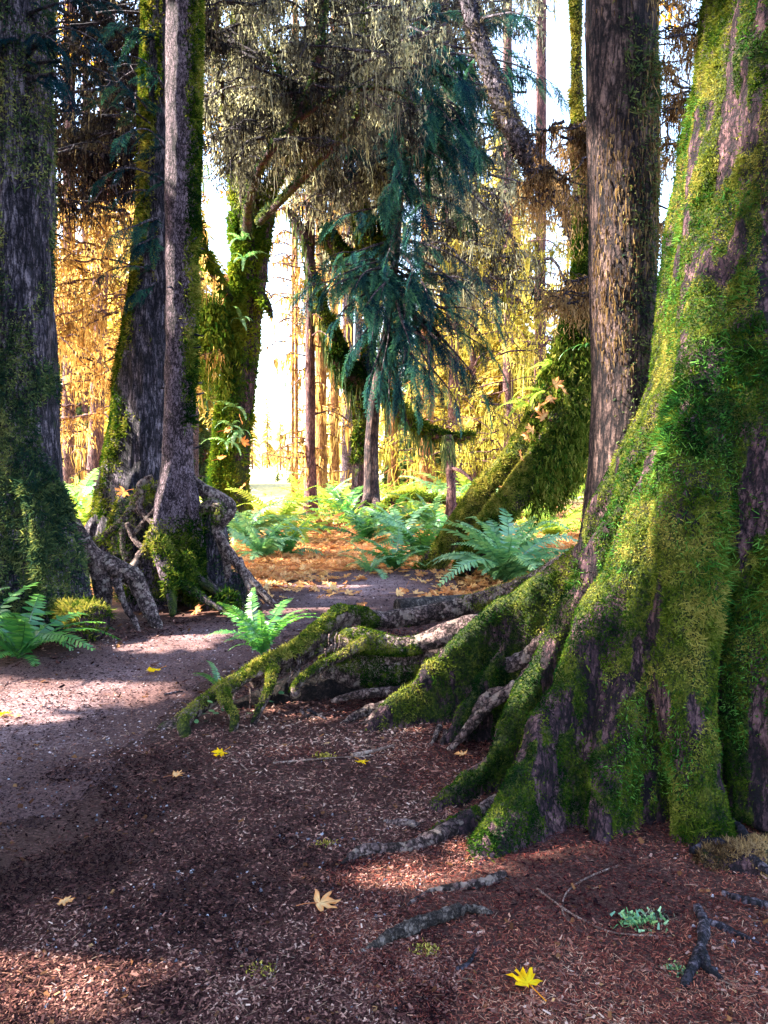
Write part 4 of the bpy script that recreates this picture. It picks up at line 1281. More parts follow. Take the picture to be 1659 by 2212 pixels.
BR2 = [(856, 590, 640, 632), (856, 590, 690, 640), (856, 600, 715, 700), (858, 600, 1000, 610), (858, 600, 1050, 680), (858, 620, 1095, 790), (856, 640, 1060, 740),
       (850, 660, 1070, 880), (850, 680, 1000, 890), (846, 700, 910, 880), (845, 700, 840, 890), (843, 700, 790, 850), (843, 680, 740, 790), (840, 720, 960, 850), (850, 650, 1020, 820), (845, 720, 880, 920), (856, 600, 780, 680), (850, 640, 930, 760)]
for q in range(16):
    u_, v_ = rng.uniform(890, 1040), rng.uniform(60, 320)
    boughs_px([(u_ - 30, v_, u_ + rng.uniform(20, 130) * rng.choice([-.6, 1]), v_ + rng.uniform(40, 130))], 19.6, 18.8, 11, 105, r0=.03, sag=.04)
boughs_px([(866, 330, 840, 430), (866, 360, 920, 470), (860, 440, 900, 540), (858, 480, 830, 580), (868, 280, 1000, 400),
           (858, 520, 1080, 640), (858, 540, 1100, 720), (858, 560, 660, 600), (858, 560, 650, 660), (858, 520, 700, 560)], Yd, 18.5, 10, 95, r0=.04, sag=.02, down=.6)
boughs_px(BR2, Yd, 19.4, 12, 92, r0=.06, down=.55, sag=.05)
boughs_px([(858, 540, 880, 640), (858, 560, 820, 660), (858, 570, 930, 660), (856, 600, 860, 740), (852, 640, 900, 800), (852, 640, 800, 760), (850, 650, 960, 760), (846, 700, 860, 840), (846, 700, 930, 840), (850, 580, 760, 640), (850, 580, 980, 640), (850, 600, 1010, 720), (845, 640, 1000, 800), (845, 660, 820, 830)], Yd, 18.4, 10, 95, r0=.05, down=.6, sag=.03)
vf, t = place_sprays(items, SPRAYS)
mk("crown", vf, M['hemlock'], D_, tint=t)
mk("boughs", join(wood), M['bark_dark'], D_, True)

# low dark boughs on the two left trunks
items, wood = [], []
boughs_px([(365, 395, 205, 390), (365, 420, 235, 440), (360, 300, 200, 215), (350, 470, 225, 520), (350, 590, 205, 600), (350, 550, 260, 480), (330, 250, 230, 185), (360, 325, 250, 300), (345, 610, 280, 640), (350, 510, 250, 560), (360, 200, 250, 120), (360, 100, 230, 60)], Yf - .3, 9.6, 7, 75, r0=.02)
vf, t = place_sprays(items, SPRAYS)
mk("crown_boughs", vf, M['hemlock'], Ft, tint=t)
mk("boughs", join(wood), M['bark_dark'], Ft, True)
items, wood = [], []
boughs_px([(60, 140, 290, 190), (60, 120, 210, 60), (60, 110, 240, 110), (60, 180, 160, 230), (40, 80, -60, 140), (60, 90, 150, 120), (60, 30, 260, 10), (60, 170, 130, 180)], Yg - .25, 6.7, 8, 85, r0=.018)
vf, t = place_sprays(items, SPRAYS)
mk("crown_boughs", vf, M['hemlock'], Gt, tint=t * .6)
mk("boughs", join(wood), M['bark_dark'], Gt, True)

# ------------------------------------------------------------------ L/K: mossy crooked limbs of a vine maple
Yl = 22.5
Lm = thing("vine_maple", "crooked dark vine maple limb sheathed in green moss below the hemlock boughs", "tree", G(775, 1114))
parts = [tube(pathW((612, 445, Yl), (640, 478, Yl), (664, 530, Yl), (674, 600, Yl), (690, 660, Yl), (715, 720, Yl), (735, 775, Yl), (765, 815, Yl), (795, 830, Yl), (830, 818, Yl)), [0.080, 0.128, 0.144, 0.144, 0.176, 0.240, 0.320, 0.352, 0.288, 0.160], 50, 14, 0.15, 3)]
parts.append(tube(pathW((770, 820, Yl), (778, 900, Yl), (776, 1000, Yl), (774, 1118, Yl)), [0.256, 0.192, 0.192, 0.256], 24, 12, .1, 3))
parts.append(tube(pathW((700, 490, Yl), (730, 540, Yl), (765, 575, Yl), (790, 600, Yl), (800, 650, Yl), (800, 720, Yl), (790, 810, Yl)), [0.192, 0.240, 0.224, 0.192, 0.160, 0.160, 0.192], 24, 12, .15, 4))
parts.append(tube(pathW((790, 640, Yl), (790, 540, Yl), (785, 470, Yl), (770, 430, Yl)), [0.192, 0.256, 0.288, 0.160], 16, 12, .15, 4))
parts.append(tube(pathW((800, 660, Yl), (835, 480, Yl), (832, 380, Yl), (812, 320, Yl), (800, 280, Yl), (830, 180, Yl), (850, 60, Yl), (848, -100, Yl)), [0.160, 0.192, 0.240, 0.208, 0.192, 0.160, 0.160, 0.160], 30, 12, .15, 4))
parts.append(tube(pathW((795, 830, Yl), (850, 870, Yl), (880, 905, Yl), (930, 935, Yl), (980, 945, Yl), (1025, 940, Yl)), [0.192, 0.176, 0.192, 0.192, 0.144, 0.064], 30, 12, .15, 5))
VF = roughen(fuse(parts, 0.03, 2), 0.03, 4, .6, 3)
V = VF[0]
mk("trunk", VF, M['bark_mossy'], Lm, True, moss=0.1 - .3 * (V[:, 0] < -1.9) * (V[:, 2] > 6))
c, n_ = fcent(VF)
wgt = (n_[:, 1] < .6) * (0.25 + ss(n_[:, 2], -.2, .5)) * (c[:, 2] > 1.5) * (1 - .9 * (c[:, 0] < -1.9) * (c[:, 2] > 5.6))
vf, t = fuzz(VF, 26000, 0.07, 0.024, wgt, .6, .7, 1, 4, .2)
mk("moss", vf, M['moss'], Lm, tint=t * .85)
P, Nn = sample(VF, 1300, (n_[:, 2] < 0) * (c[:, 2] > 1.8) * (c[:, 2] < 11))
sv = strands(P, rng.uniform(.1, .9, 1300), rng.uniform(.012, .03, 1300), 4, .05)
mk("moss_beard", sv, M['moss_dull'], Lm, tint=np.repeat(np.clip(rng.normal(.4, .25, 1300), 0, 1), 10))

# arching mossy log and snag
VF = roughen(fuse([tube(pathW((815, 1110, 19.5), (840, 1085, 19.5), (880, 1072, 19.5), (930, 1078, 19.5), (1000, 1085, 19.5), (1060, 1080, 19.5)), [.07, .11, .12, .11, .1, .08], 30, 12, .12, 4)], .025, 1), .02, 5, 1, 3)
lg = own("fallen_branch", VF, M['bark_mossy'], "arching mossy fallen branch lying beside the thin grey snag", "branch", G(815, 1131), moss=np.full(len(VF[0]), .12))
c, n_ = fcent(VF)
vf, t = fuzz(VF, 3500, .06, .013, (n_[:, 2] > -.3) * 1.0, .6, .3, 1, 4, .2, .2)
mk("moss", (vf[0], vf[1]), M['moss_bright'], lg, tint=t)
snag = thing("dead_snag", "short broken snag draped with moss, left of the leaning mossy tree", "snag", G(973, 1150))
VF = roughen(fuse([tube(pathW((967, 940, 17.5), (970, 1000, 17.4), (975, 1060, 17.3), (972, 1155, 17.3)), [.1, .1, .11, .15], 20, 12, .1, 3), tube(pathW((972, 1010, 17.4), (1000, 1020, 17.0), (1030, 1050, 16.8)), [.05, .04, .015], 10, 8, .1, 3)], .022, 1), .02, 6, .3, 3)
mk("trunk", VF, M['bark_far'], snag, True, moss=np.full(len(VF[0]), .05))
P, Nn = sample(VF, 900, (VF[0][VF[1]].mean(1)[:, 2] > 1.6) * 1.0)
mk("hanging_moss", strands(P, rng.uniform(.1, .5, 900), np.full(900, .014), 4), M['moss_dull'], snag, tint=np.repeat(rng.random(900), 10))

# ------------------------------------------------------------------ J: the slim trunks at the edge of the clearing


def slim(u0, v0, u1, width, bark, label, name="slim_spruce", twigs=26, mat='lichen_gold', tw_v=(350, 1030), hang=55, crown=True, lean_mid=0):
    p0 = G(u0, v0); Y = p0[1]
    r = PX(width, Y) / 2
    root = thing(name, label, "tree", (p0[0], p0[1], 0))
    pts = pathW((u1 + (u1 - u0) * .8, -900, Y), (u1, 0, Y), ((u0 + u1) / 2 + lean_mid, 500, Y), (u0 + (u1 - u0) * .2, 850, Y), (u0, 1000, Y), (u0, v0 + 6, Y))
    VF = tube(pts, [r * .6, r * .85, r * .95, r, r * 1.08, r * 1.6], 60, 14, .08, int(u0))
    VF = roughen(VF, r * .12, 2.5 / r * .3, .2, int(u0))
    mk("trunk", VF, bark, root, True, moss=np.full(len(VF[0]), -.02))
    tb, P, Ls = [], [], []
    C = catmull(pts, 200)
    for k in range(twigs):
        v = rng.uniform(*tw_v)
        i = int(np.argmin(np.abs(C[:, 2] - W(u0, v, Y)[2])))
        a = rng.uniform(0, 2 * np.pi)
        l = PX(rng.uniform(30, 110), Y)
        d = np.array([math.cos(a), math.sin(a), 0])
        q = np.array([C[i] + d * r * .7, C[i] + d * l * .5 + [0, 0, rng.uniform(-.1, .12) * l], C[i] + d * l + [0, 0, rng.uniform(-.45, .1) * l]])
        tb.append(tube(q, [PX(1.8, Y), PX(1.3, Y), PX(.6, Y)], 7, 4))
        cc = catmull(q, 12)
        ns = rng.integers(5, 22)
        P.append(cc[rng.integers(1, 12, ns)] + rng.normal(size=(ns, 3)) * PX(2, Y)); Ls.append(PX(hang, Y) * rng.uniform(.15, 1, ns))
    mk("dead_twigs", join(tb), bark, root, True)
    P = np.vstack(P); Ls = np.concatenate(Ls)
    mk("hanging_moss", strands(P, Ls, PX(1.8, Y) * (.5 + rng.random(len(P))), 4), M[mat], root, tint=np.repeat(rng.random(len(P)), 10))
    return root


slim(671, 1113, 668, 22, M['bark_far'], "slim grey purple trunk nearest the glowing clearing, on a small mossy mound", twigs=44, hang=34)
slim(694, 1098, 692, 24, M['bark_orange'], "reddish lichen coated trunk just right of the slimmest grey one", twigs=40)
slim(751, 1072, 755, 25, M['bark_purple'], "dark purple trunk with a swollen dark foot in the centre grove", twigs=30)
slim(773, 1068, 778, 16, M['bark_dark'], "thin near black trunk leaning against the purple one", twigs=20)
slim(723, 1066, 722, 20, M['bark_orange'], "sunlit orange trunk glimpsed between the red and the purple trunks", twigs=30, mat='lichen_yellow')
slim(850, 1064, 850, 20, M['bark_orange'], "sunlit orange trunk standing right of the hemlock stem", twigs=30, mat='lichen_yellow')
slim(922, 1082, 926, 30, M['bark_orange'], "stout orange brown trunk with a green moss drape, right of centre", twigs=34, mat='lichen_yellow')
slim(836, 1060, 838, 10, M['bark_orange'], "thinnest orange pole in the centre grove", twigs=18, mat='lichen_yellow')
slim(148, 1082, 150, 26, M['bark_far'], "pinkish trunk seen just right of the left edge tree", twigs=30)
slim(183, 1074, 184, 13, M['bark_far'], "thin brown trunk beside the pinkish one at left", twigs=18)
slim(233, 1058, 234, 24, M['bark_far'], "maroon trunk backed by yellow light left of the leaning trunk", twigs=26, mat='lichen_yellow')
slim(423, 1062, 424, 12, M['bark_purple'], "bluish far trunk between the slender trunk and the mossy maple", twigs=16, mat='far_green')
slim(1098, 1072, 1096, 22, M['bark_far'], "brown far trunk seen through the golden moss at right", twigs=50, mat='lichen_yellow', hang=80)
slim(1022, 1066, 1020, 16, M['bark_far'], "brown far pole right of the mossy snag", twigs=36, mat='lichen_yellow', hang=70)

# golden draped conifer on the left, yellow draped tree on the right, grey draped tree right of centre
Gd = slim(205, 1092, 235, 30, M['bark_far'], "conifer veiled in golden tan hanging moss between the two left trunks", "golden_conifer", 10)
add_curtain(Gd, [(100, 380, 380, 820, 14.0, 19.0, 60, 160, 70), (110, 330, 780, 930, 15, 19, 8, 120, 50)], M['lichen_gold'], M['bark_far'], 0.33, (1.3, 4.2), 41, 2.2)
Gr = slim(985, 1085, 960, 26, M['bark_far'], "tall conifer veiled in grey green moss behind the hemlock crown", "grey_conifer", 10)
add_curtain(Gr, [(850, 1130, -120, 430, 22.5, 27, 56, 180, 95), (880, 1130, 380, 640, 22.5, 27, 30, 150, 85), (680, 840, 380, 620, 23, 27, 16, 120, 65)], M['lichen_grey'], M['bark_dark'], 0.3, (1.4, 4.2), 42, 2.2)
Yr = slim(1165, 1085, 1170, 24, M['bark_far'], "conifer hung with yellow green moss left of the leaning mossy tree", "yellow_conifer", 10, mat='lichen_yellow')
add_curtain(Yr, [(1000, 1270, 470, 1000, 22, 30, 36, 130, 60), (880, 1100, 600, 1000, 26, 32, 18, 120, 55)], M['lichen_yellow'], M['bark_far'], 0.3, (1.3, 4.0), 43, 2.0)
Cn = slim(640, 1078, 640, 8, M['bark_orange'], "spindly gold pole at the right rim of the glowing clearing", "gold_pole", 26, mat='lichen_gold')
add_curtain(Cn, [(575, 710, 480, 780, 24, 30, 14, 80, 30), (690, 860, 500, 900, 26, 32, 8, 100, 45)], M['lichen_gold'], M['bark_far'], 0.26, (1.3, 3.6), 44, 1.8)

# ------------------------------------------------------------------ far forest


def far_tree_mesh(seed, h, mat, nb=70, spread=2.8):
    items = []
    for k in range(nb):
        z = h * (0.08 + 0.92 * (k + rng.random()) / nb)
        l = spread * (1.05 - z / h) ** 0.7 * rng.uniform(.6, 1.1) + .3
        a = rng.uniform(0, 6.283)
        o = np.array([0, 0, z])
        items.append((o, o + np.array([math.cos(a) * l, math.sin(a) * l, -l * rng.uniform(.1, .45)]), .9, rng.normal() * .3))
    vf, t = place_sprays(items, SPRAYS_COARSE)
    crown = mesh_data("crown", vf[0], vf[1], mat, tint=t)
    tv = tube([[0, 0, -0.5], [0, 0, h * .5], [0, 0, h]], [.24, .16, .03], 12, 8)
    trunk = mesh_data("trunk", tv[0], tv[1], M['bark_far'], True, moss=np.full(len(tv[0]), -.1))
    return crown, trunk


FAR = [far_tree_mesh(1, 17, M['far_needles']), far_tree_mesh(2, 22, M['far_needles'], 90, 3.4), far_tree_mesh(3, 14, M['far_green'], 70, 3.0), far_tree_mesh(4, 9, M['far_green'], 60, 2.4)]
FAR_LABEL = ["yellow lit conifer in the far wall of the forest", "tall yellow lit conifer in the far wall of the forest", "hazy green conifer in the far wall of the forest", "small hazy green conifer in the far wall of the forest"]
far_spots = []
for u in list(range(-60, 430, 44)) + list(range(890, 1300, 36)):
    for rep in range(2):
        Y = rng.uniform(34, 62)
        far_spots.append((u + rng.uniform(-20, 20), Y))
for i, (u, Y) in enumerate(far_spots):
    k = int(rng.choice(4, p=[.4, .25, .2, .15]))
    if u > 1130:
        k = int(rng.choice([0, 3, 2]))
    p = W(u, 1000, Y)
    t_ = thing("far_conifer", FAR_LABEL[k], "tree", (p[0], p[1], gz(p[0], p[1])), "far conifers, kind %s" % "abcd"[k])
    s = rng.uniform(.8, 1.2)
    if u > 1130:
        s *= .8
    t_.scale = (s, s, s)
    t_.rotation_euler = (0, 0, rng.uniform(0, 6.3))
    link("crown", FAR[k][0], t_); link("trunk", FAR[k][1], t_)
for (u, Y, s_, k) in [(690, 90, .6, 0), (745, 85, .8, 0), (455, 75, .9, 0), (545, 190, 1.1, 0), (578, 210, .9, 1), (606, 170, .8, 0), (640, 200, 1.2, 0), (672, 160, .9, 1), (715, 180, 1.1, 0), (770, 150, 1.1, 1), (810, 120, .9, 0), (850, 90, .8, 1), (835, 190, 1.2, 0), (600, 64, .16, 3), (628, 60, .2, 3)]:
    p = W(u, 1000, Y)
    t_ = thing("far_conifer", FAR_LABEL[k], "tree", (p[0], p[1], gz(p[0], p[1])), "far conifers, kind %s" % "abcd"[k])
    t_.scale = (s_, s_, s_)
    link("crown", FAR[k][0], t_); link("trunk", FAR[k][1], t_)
for (u0, v0, u1, lab) in [(632, 1085, 634, "mossy gold sapling just left of the slim grey trunk")]:
    slim(u0, v0, u1, 6, M['bark_orange'], lab, "gold_pole", 16, "lichen_gold", (420, 1000), 26)

# golden maple foliage scattered up high
for (u0, u1, v0, v1, Y, n, lab) in [(440, 500, 60, 330, 26, 260, "golden maple leaves showing beside the upper slender trunk"), (1390, 1480, -30, 60, 12, 260, "orange and gold maple spray at the top edge between the right trunks"),
                                    (480, 560, 400, 470, 27, 110, "small golden maple spray above the mossy maple fork"), (100, 215, 10, 140, 22, 220, "golden leaves glimpsed high between the two left trunks"), (760, 860, 180, 330, 34, 200, "pale gold maple leaves glimpsed behind the grey moss")]:
    P = np.array([W(rng.uniform(u0, u1), rng.uniform(v0, v1), Y + rng.normal() * .8) for _ in range(n)])
    P = P[fbm(P, 1.3, 2, 3) > .4]
    m = len(P)
    Dd = unit(rng.normal(size=(m, 3)) + [0, 0, -.5]); S = unit(np.cross(Dd, rdir(m)))
    a = P.mean(0)
    rt = thing("maple_bough", lab, "branch", a)
    mk("leaves", quads(P, Dd, S, np.full(m, PX(9, Y)), np.full(m, PX(4, Y)), .4), M['maple_gold'], rt, tint=np.repeat(rng.random(m), 4))
    mk("stem", tube(np.array([W(u0, v0 - 20, Y), a, W(u1, v1, Y)]), [PX(2, Y), PX(1.5, Y), PX(.7, Y)], 12, 5), M['bark_dark'], rt, True)

# ------------------------------------------------------------------ ferns
fern(W(565, 1415, 4.72), .36, 22, "bright green sword fern growing on the humped root by the path", 'fern', seed=1, lift=.5)
fern(on_ground(1090, 1258), 1.0, 56, "large pale green sword fern between the leaning tree and the giant root", 'fern_pale', seed=2, lift=.15)
fern(on_ground(40, 1425), .70, 17, "dark sword fern at the left edge beside the mossy log", 'fern', seed=3)
fern(on_ground(-40, 1400), .70, 12, "sword fern cut by the left edge of the view", 'fern', seed=33)
fern(on_ground(565, 1205), 1.0, 24, "bushy sword fern left of the leafy path, below the mossy maple", 'fern_pale', seed=4)
fern(on_ground(620, 1200), .7, 14, "low spreading fern right of the bushy fern by the path", 'fern', seed=5)
fern(on_ground(850, 1235), .75, 16, "fern beside the leaf strewn path, left of the leaning roots", 'fern', seed=6)
fern(on_ground(800, 1240), .55, 10, "small bluish fern at the leafy path edge", 'fern_pale', seed=7)
fern(on_ground(905, 1210), .9, 18, "fern crowding the left foot of the leaning tree", 'fern', seed=8, dead=3)
fern(on_ground(870, 1175), .9, 16, "fern in the middle of the leaf litter behind the path", 'fern_pale', seed=9)
fern(on_ground(790, 1170), 1.0, 18, "dense fern in front of the hemlock stem", 'fern', seed=10)
fern(on_ground(700, 1150), .8, 8, "thin reddish fern in the orange leaf litter", 'fern_brown', seed=11)
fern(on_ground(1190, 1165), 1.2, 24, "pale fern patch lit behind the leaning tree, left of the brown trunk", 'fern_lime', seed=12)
fern(on_ground(1130, 1190), 1.0, 14, "fern tucked under the leaning tree", 'fern_pale', seed=13)
fern(on_ground(180, 1140), 1.3, 18, "light fern behind the left edge tree", 'fern_lime', seed=14)
fern(on_ground(530, 1170), 1.2, 20, "fern at the foot of the mossy maple", 'fern_pale', seed=15)
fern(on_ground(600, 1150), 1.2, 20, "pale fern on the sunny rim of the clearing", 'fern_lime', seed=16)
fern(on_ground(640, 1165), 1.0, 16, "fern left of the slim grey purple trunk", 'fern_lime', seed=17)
fern(on_ground(850, 1145), 1.2, 18, "fern in front of the arching mossy branch", 'fern', seed=18)
fern(on_ground(930, 1145), 1.2, 18, "fern under the arching mossy branch", 'fern_pale', seed=19)
fern(on_ground(960, 1165), 1.0, 14, "fern against the leaning tree by the snag", 'fern', seed=20)
fern(on_ground(750, 1125), 1.3, 14, "green shrubby fern at the dark foot of the purple trunk", 'fern', seed=21)
fern(on_ground(470, 1478), .22, 6, "tiny fern seedling on the path beside the arched root", 'fern', seed=22, dead=2)
for k, (u, v, lab) in enumerate([(1165, 790, "lime licorice fern sprouting highest on the leaning tree"), (1150, 850, "lime licorice fern halfway up the leaning tree"), (1115, 880, "lowest lime licorice fern on the left side of the leaning tree"), (1245, 750, "small green fern on the face of the leaning tree")]):
    fern(W(u + 25, v, Yc - .25), .38, 6, lab, 'fern_lime' if k < 3 else 'fern', name="licorice_fern", az=(120, 260), seed=50 + k, lift=-.5)
for k, (u, v) in enumerate([(525, 520), (525, 560), (520, 690), (500, 920), (505, 880), (490, 955), (520, 930)]):
    fern(W(u, v, Yi - .45), .5, 5, "little green fern growing on the trunk of the mossy maple", 'fern_pale', "ferns on the mossy maple", "licorice_fern", (200, 340), seed=70 + k, lift=-.6)
rs_ = random.Random(5)
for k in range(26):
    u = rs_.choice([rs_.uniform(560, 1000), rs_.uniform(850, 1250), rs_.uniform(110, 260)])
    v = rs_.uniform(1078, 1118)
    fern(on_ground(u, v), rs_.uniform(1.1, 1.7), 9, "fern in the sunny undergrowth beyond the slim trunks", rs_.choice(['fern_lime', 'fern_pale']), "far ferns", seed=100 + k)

# ------------------------------------------------------------------ logs, plank, sticks, leaves
ms = thing("mossy_log", "short cut mossy log lying by the ferns at left", "log", G(165, 1392))
VF = roughen(fuse([tube(np.array([G(80, 1370) + [0, .4, .14], G(140, 1385) + [0, .2, .15], G(198, 1392) + [0, .1, .15]]), [.14, .15, .15], 16, 16, .08, 4)], .014, 1), .02, 8, 1, 4)
lgo = mk("log_body", VF, M['bark_mossy'], ms, True, moss=np.full(len(VF[0]), .0))
vf, t = fuzz(VF, 6000, .03, .006, (fcent(VF)[1][:, 2] > 0) * 1., .7, .2, 2, 4, .25, .2)
mk("moss", vf, M['moss'], ms, tint=t)
own("cut_log", tube(np.array([G(858, 1340) + [0, 0, .10], G(960, 1335) + [0, .05, .10], G(1100, 1330) + [0, .1, .1]]), [.11, .11, .11], 14, 14, .05, 3), M['wood_grey'], "dark weathered cut log lying behind the long humped root", "log", G(858, 1340))
dw = tube(np.array([on_ground(778, 2048) + [0, 0, .006], on_ground(840, 2025) + [0, 0, .02], on_ground(900, 2002) + [0, 0, .022], on_ground(965, 1984) + [0, 0, .024], on_ground(1010, 1972) + [0, 0, .02], on_ground(1065, 1978) + [0, 0, .01]]), [.006, .016, .022, .018, .016, .006], 60, 12, .75, 8)
dw = roughen(roughen(dw, .010, 22, 1, 3), .005, 60, 1, 4)
own("driftwood", dw, M['wood_grey'], "grey weathered piece of root wood lying on the bare soil", "wood", on_ground(900, 1990))
twigs = [
    ("long thin bare twig curving on the reddish needles right of the orange leaf", [(1160, 1928), (1210, 1965), (1260, 1995), (1330, 2022), (1450, 2032)], .0045),
    ("forked reddish twig lying under the small hanging buttress", [(1335, 1880), (1270, 1905), (1225, 1935), (1215, 1975), (1240, 2010)], .004),
    ("dark short stick on the soil left of the yellow leaf", [(985, 2090), (1010, 2080), (1030, 2050)], .008),
    ("pale curved twig on dark soil among grey pebbles", [(500, 2010), (520, 2055), (560, 2070), (620, 2050)], .0035),
    ("straight orange twig standing out near the bottom centre", [(600, 2060), (595, 2090), (580, 2115)], .004),
    ("grey stick lying near the thin bare roots", [(760, 1642), (810, 1632), (850, 1622)], .012),
    ("dark stick lying on the purple path", [(355, 1500), (375, 1495), (395, 1492)], .008),
    ("slender twig on the needles at the lower right corner", [(1560, 2130), (1600, 2150), (1640, 2190)], .0035),
    ("brown twig beside the small fallen leaf at left centre", [(500, 1640), (520, 1652), (535, 1665)], .005),
    ("short dark bark stick on red needles below the arched root", [(665, 1540), (690, 1552), (705, 1560)], .011),
    ("pale thin twig bent like a hook on the brown soil", [(640, 1795), (645, 1815), (625, 1830)], .0035),
    ("long low twig lying across the red needles in the middle", [(590, 1650), (700, 1645), (800, 1640)], .006),
]
for k, (lab, pts, r_) in enumerate(twigs):
    P = np.array([on_ground(*q) + [0, 0, r_ * 1.2] for q in pts])
    own("fallen_twig", tube(P, np.linspace(r_, r_ * .55, len(P)), 20, 7, .3, k), M['twig'] if k not in (2, 6, 9) else M['bark_dark'], lab, "twig", P[0])

maple_leaf(690, 1955, .075, M['leaf_orange'], "orange maple leaf lying on bare soil by the weathered root wood", R(-75), seed=1)
maple_leaf(1140, 2135, .068, M['leaf_yellow'], "bright yellow maple leaf at the bottom right on dark litter", R(25), seed=2)
maple_leaf(338, 1448, .075, M['leaf_yellow'], "yellow maple leaf alone on the purple path", seed=3)
maple_leaf(480, 1634, .06, M['leaf_yellow'], "small yellow leaf below the end of the arched root", seed=4)
maple_leaf(378, 1680, .05, M['leaf_orange'], "narrow tan leaf on the soil left of centre", seed=5)
maple_leaf(12, 1547, .06, M['leaf_yellow'], "yellow leaf on the path at the left edge", seed=6)
maple_leaf(30, 1553, .05, M['leaf_orange'], "orange leaf next to the yellow one at the left edge", seed=7)
maple_leaf(0, 0, .11, M['leaf_orange'], "orange leaf caught in the root web of the old stump", p=W(268, 1062, 8.2), seed=8, tilt=.9)
maple_leaf(1000, 1640, .05, M['leaf_orange'], "small tan leaf near the second buttress root", seed=9)
maple_leaf(780, 1655, .05, M['leaf_yellow'], "pale curled leaf by the grey stick", seed=10)
maple_leaf(140, 1960, .04, M['leaf_orange'], "small orange leaf on dark soil at left", seed=12)
k = 20
for (u, v) in [(1160, 885), (1185, 860), (1175, 900), (1200, 830), (1140, 945), (1215, 840), (1150, 930), (1165, 1010), (1125, 985), (1090, 1050), (1180, 870)]:
    maple_leaf(0, 0, .12, M['leaf_orange'], "orange maple leaf caught on the mossy leaning tree", group="leaves caught on the leaning tree", p=W(u, v, Yc - .42), seed=k, tilt=1.2); k += 1
for (u, v) in [(490, 600), (482, 650), (475, 715), (470, 760), (488, 930), (520, 905), (525, 955), (475, 990), (525, 1050), (440, 690)]:
    maple_leaf(0, 0, .19, M['leaf_orange'], "orange leaf clinging to the mossy maple trunk", group="leaves on the mossy maple", p=W(u, v, Yi - .6), seed=k, tilt=1.3); k += 1
# clover-like herb by the arched root, pale lichen scraps on the soil
for (u, v, Y, n, s, lab) in [(470, 1560, 4.5, 12, .022, "small round leaved green herb beside the arched root"), (600, 1480, 4.75, 8, .022, "tiny green herb under the humped root"), (220, 1385, 7.0, 16, .03, "low green herb in front of the cut mossy log")]:
    c0 = W(u, v, Y)
    c0[2] = max(c0[2], .05)
    P = c0 + rng.normal(size=(n, 3)) * [.07, .04, .05]
    Dd = unit(rng.normal(size=(n, 3)) * [1, 1, .3]); S = unit(np.cross(Dd, [0, 0, 1] + rng.normal(size=(n, 3)) * .3))
    own("ground_herb", blades(P, Dd, S, np.full(n, s * 1.5), np.full(n, s * .6), .6), M['fern_pale'], lab, "plant", c0, smooth=False, tint=np.repeat(rng.random(n), 6))
for (u, v, r_, mt, lab) in [(1380, 1998, .05, 'fern_pale', "pale green lichen scrap on the needles at lower right"), (1420, 1990, .038, 'lichen_grey', "white grey lichen tuft beside the green scrap"), (925, 2045, .03, 'lichen_yellow', "small yellow green moss tuft below the weathered root wood"),
                           (560, 2095, .028, 'lichen_yellow', "pale lichen twig near the bottom centre"), (700, 1640, .035, 'lichen_yellow', "yellow moss scrap on red needles mid frame"), (705, 1818, .025, 'lichen_yellow', "green moss lump on the brown soil"), (1465, 2105, .025, 'fern_pale', "green lichen flake by the dark dead root"), (850, 1580, .02, 'lichen_yellow', "tiny green tuft by the thin roots")]:
    c0 = on_ground(u, v)
    n = 160
    P = c0 + rng.normal(size=(n, 3)) * [r_ * .75, r_ * .5, r_ * .14] + [0, 0, r_ * .2]
    Dd = rdir(n); S = unit(np.cross(Dd, rdir(n)))
    own("moss_tuft", quads(P, Dd, S, np.full(n, r_ * .4), np.full(n, r_ * .09), .5), M[mt], lab, "moss", c0, smooth=False, tint=np.repeat(rng.random(n), 4))

# ------------------------------------------------------------------ litter (stuff)


def litter(name, n, y0, y1, Lr, wr, mat, mask=None, lay=.25, xw=.55, power=2.0, z=0.006):
    """chips thrown over the floor, thicker near the viewer"""
    q = rng.random(n)
    y = 1 / (1 / y0 + q * (1 / y1 - 1 / y0)) if power == 2 else y0 + (y1 - y0) * q
    x = rng.uniform(-1, 1, n) * (xw * y + .4)
    if mask is not None:
        kp = mask(x, y)
        x, y = x[kp], y[kp]
    m = len(x)
    P = np.stack([x, y, gh(x, y) + z + rng.random(m) * .006], 1)
    a = rng.random(m) * 6.283
    Dd = unit(np.stack([np.cos(a), np.sin(a), rng.normal(size=m) * lay], 1))
    S = unit(np.cross(Dd, np.stack([rng.normal(size=m) * lay * 1.4, rng.normal(size=m) * lay * 1.4, np.ones(m)], 1)))
    g = np.clip(y / 4, .7, 2.2)
    VF = quads(P, Dd, S, g * rng.uniform(*Lr, m), g * rng.uniform(*wr, m), .7)
    t = np.clip(.03 + .72 * rng.random(m) ** 2.0 + (fbm(P, 1.4, 3, 6) - .5) * 1.0 + (fbm(P, 7, 2, 61) - .5) * .5 + .3 * (rng.random(m) > .93), 0, 1)
    o = mk(name, VF, mat, None, kind='stuff', tint=np.repeat(t, 4))
    return o


def right_side(x, y):
    P = np.stack([x, y, 0 * x], 1)
    return (x + (fbm(P, 1.5, 3, 3) - .5) * 1.6 > -.15 + .02 * y) & (y < 7)


def left_side(x, y):
    P = np.stack([x, y, 0 * x], 1)
    return (x + (fbm(P, 1.5, 3, 5) - .5) * 1.6 < .55) & (rng.random(len(x)) < np.where(in_poly(x + (P[:, 0] * 0 + (fbm(P, 1.3, 3, 55) - .5) * 2.0), y + (fbm(P, 1.3, 3, 56) - .5) * 2.0, PATH_POLY), .12, 1))


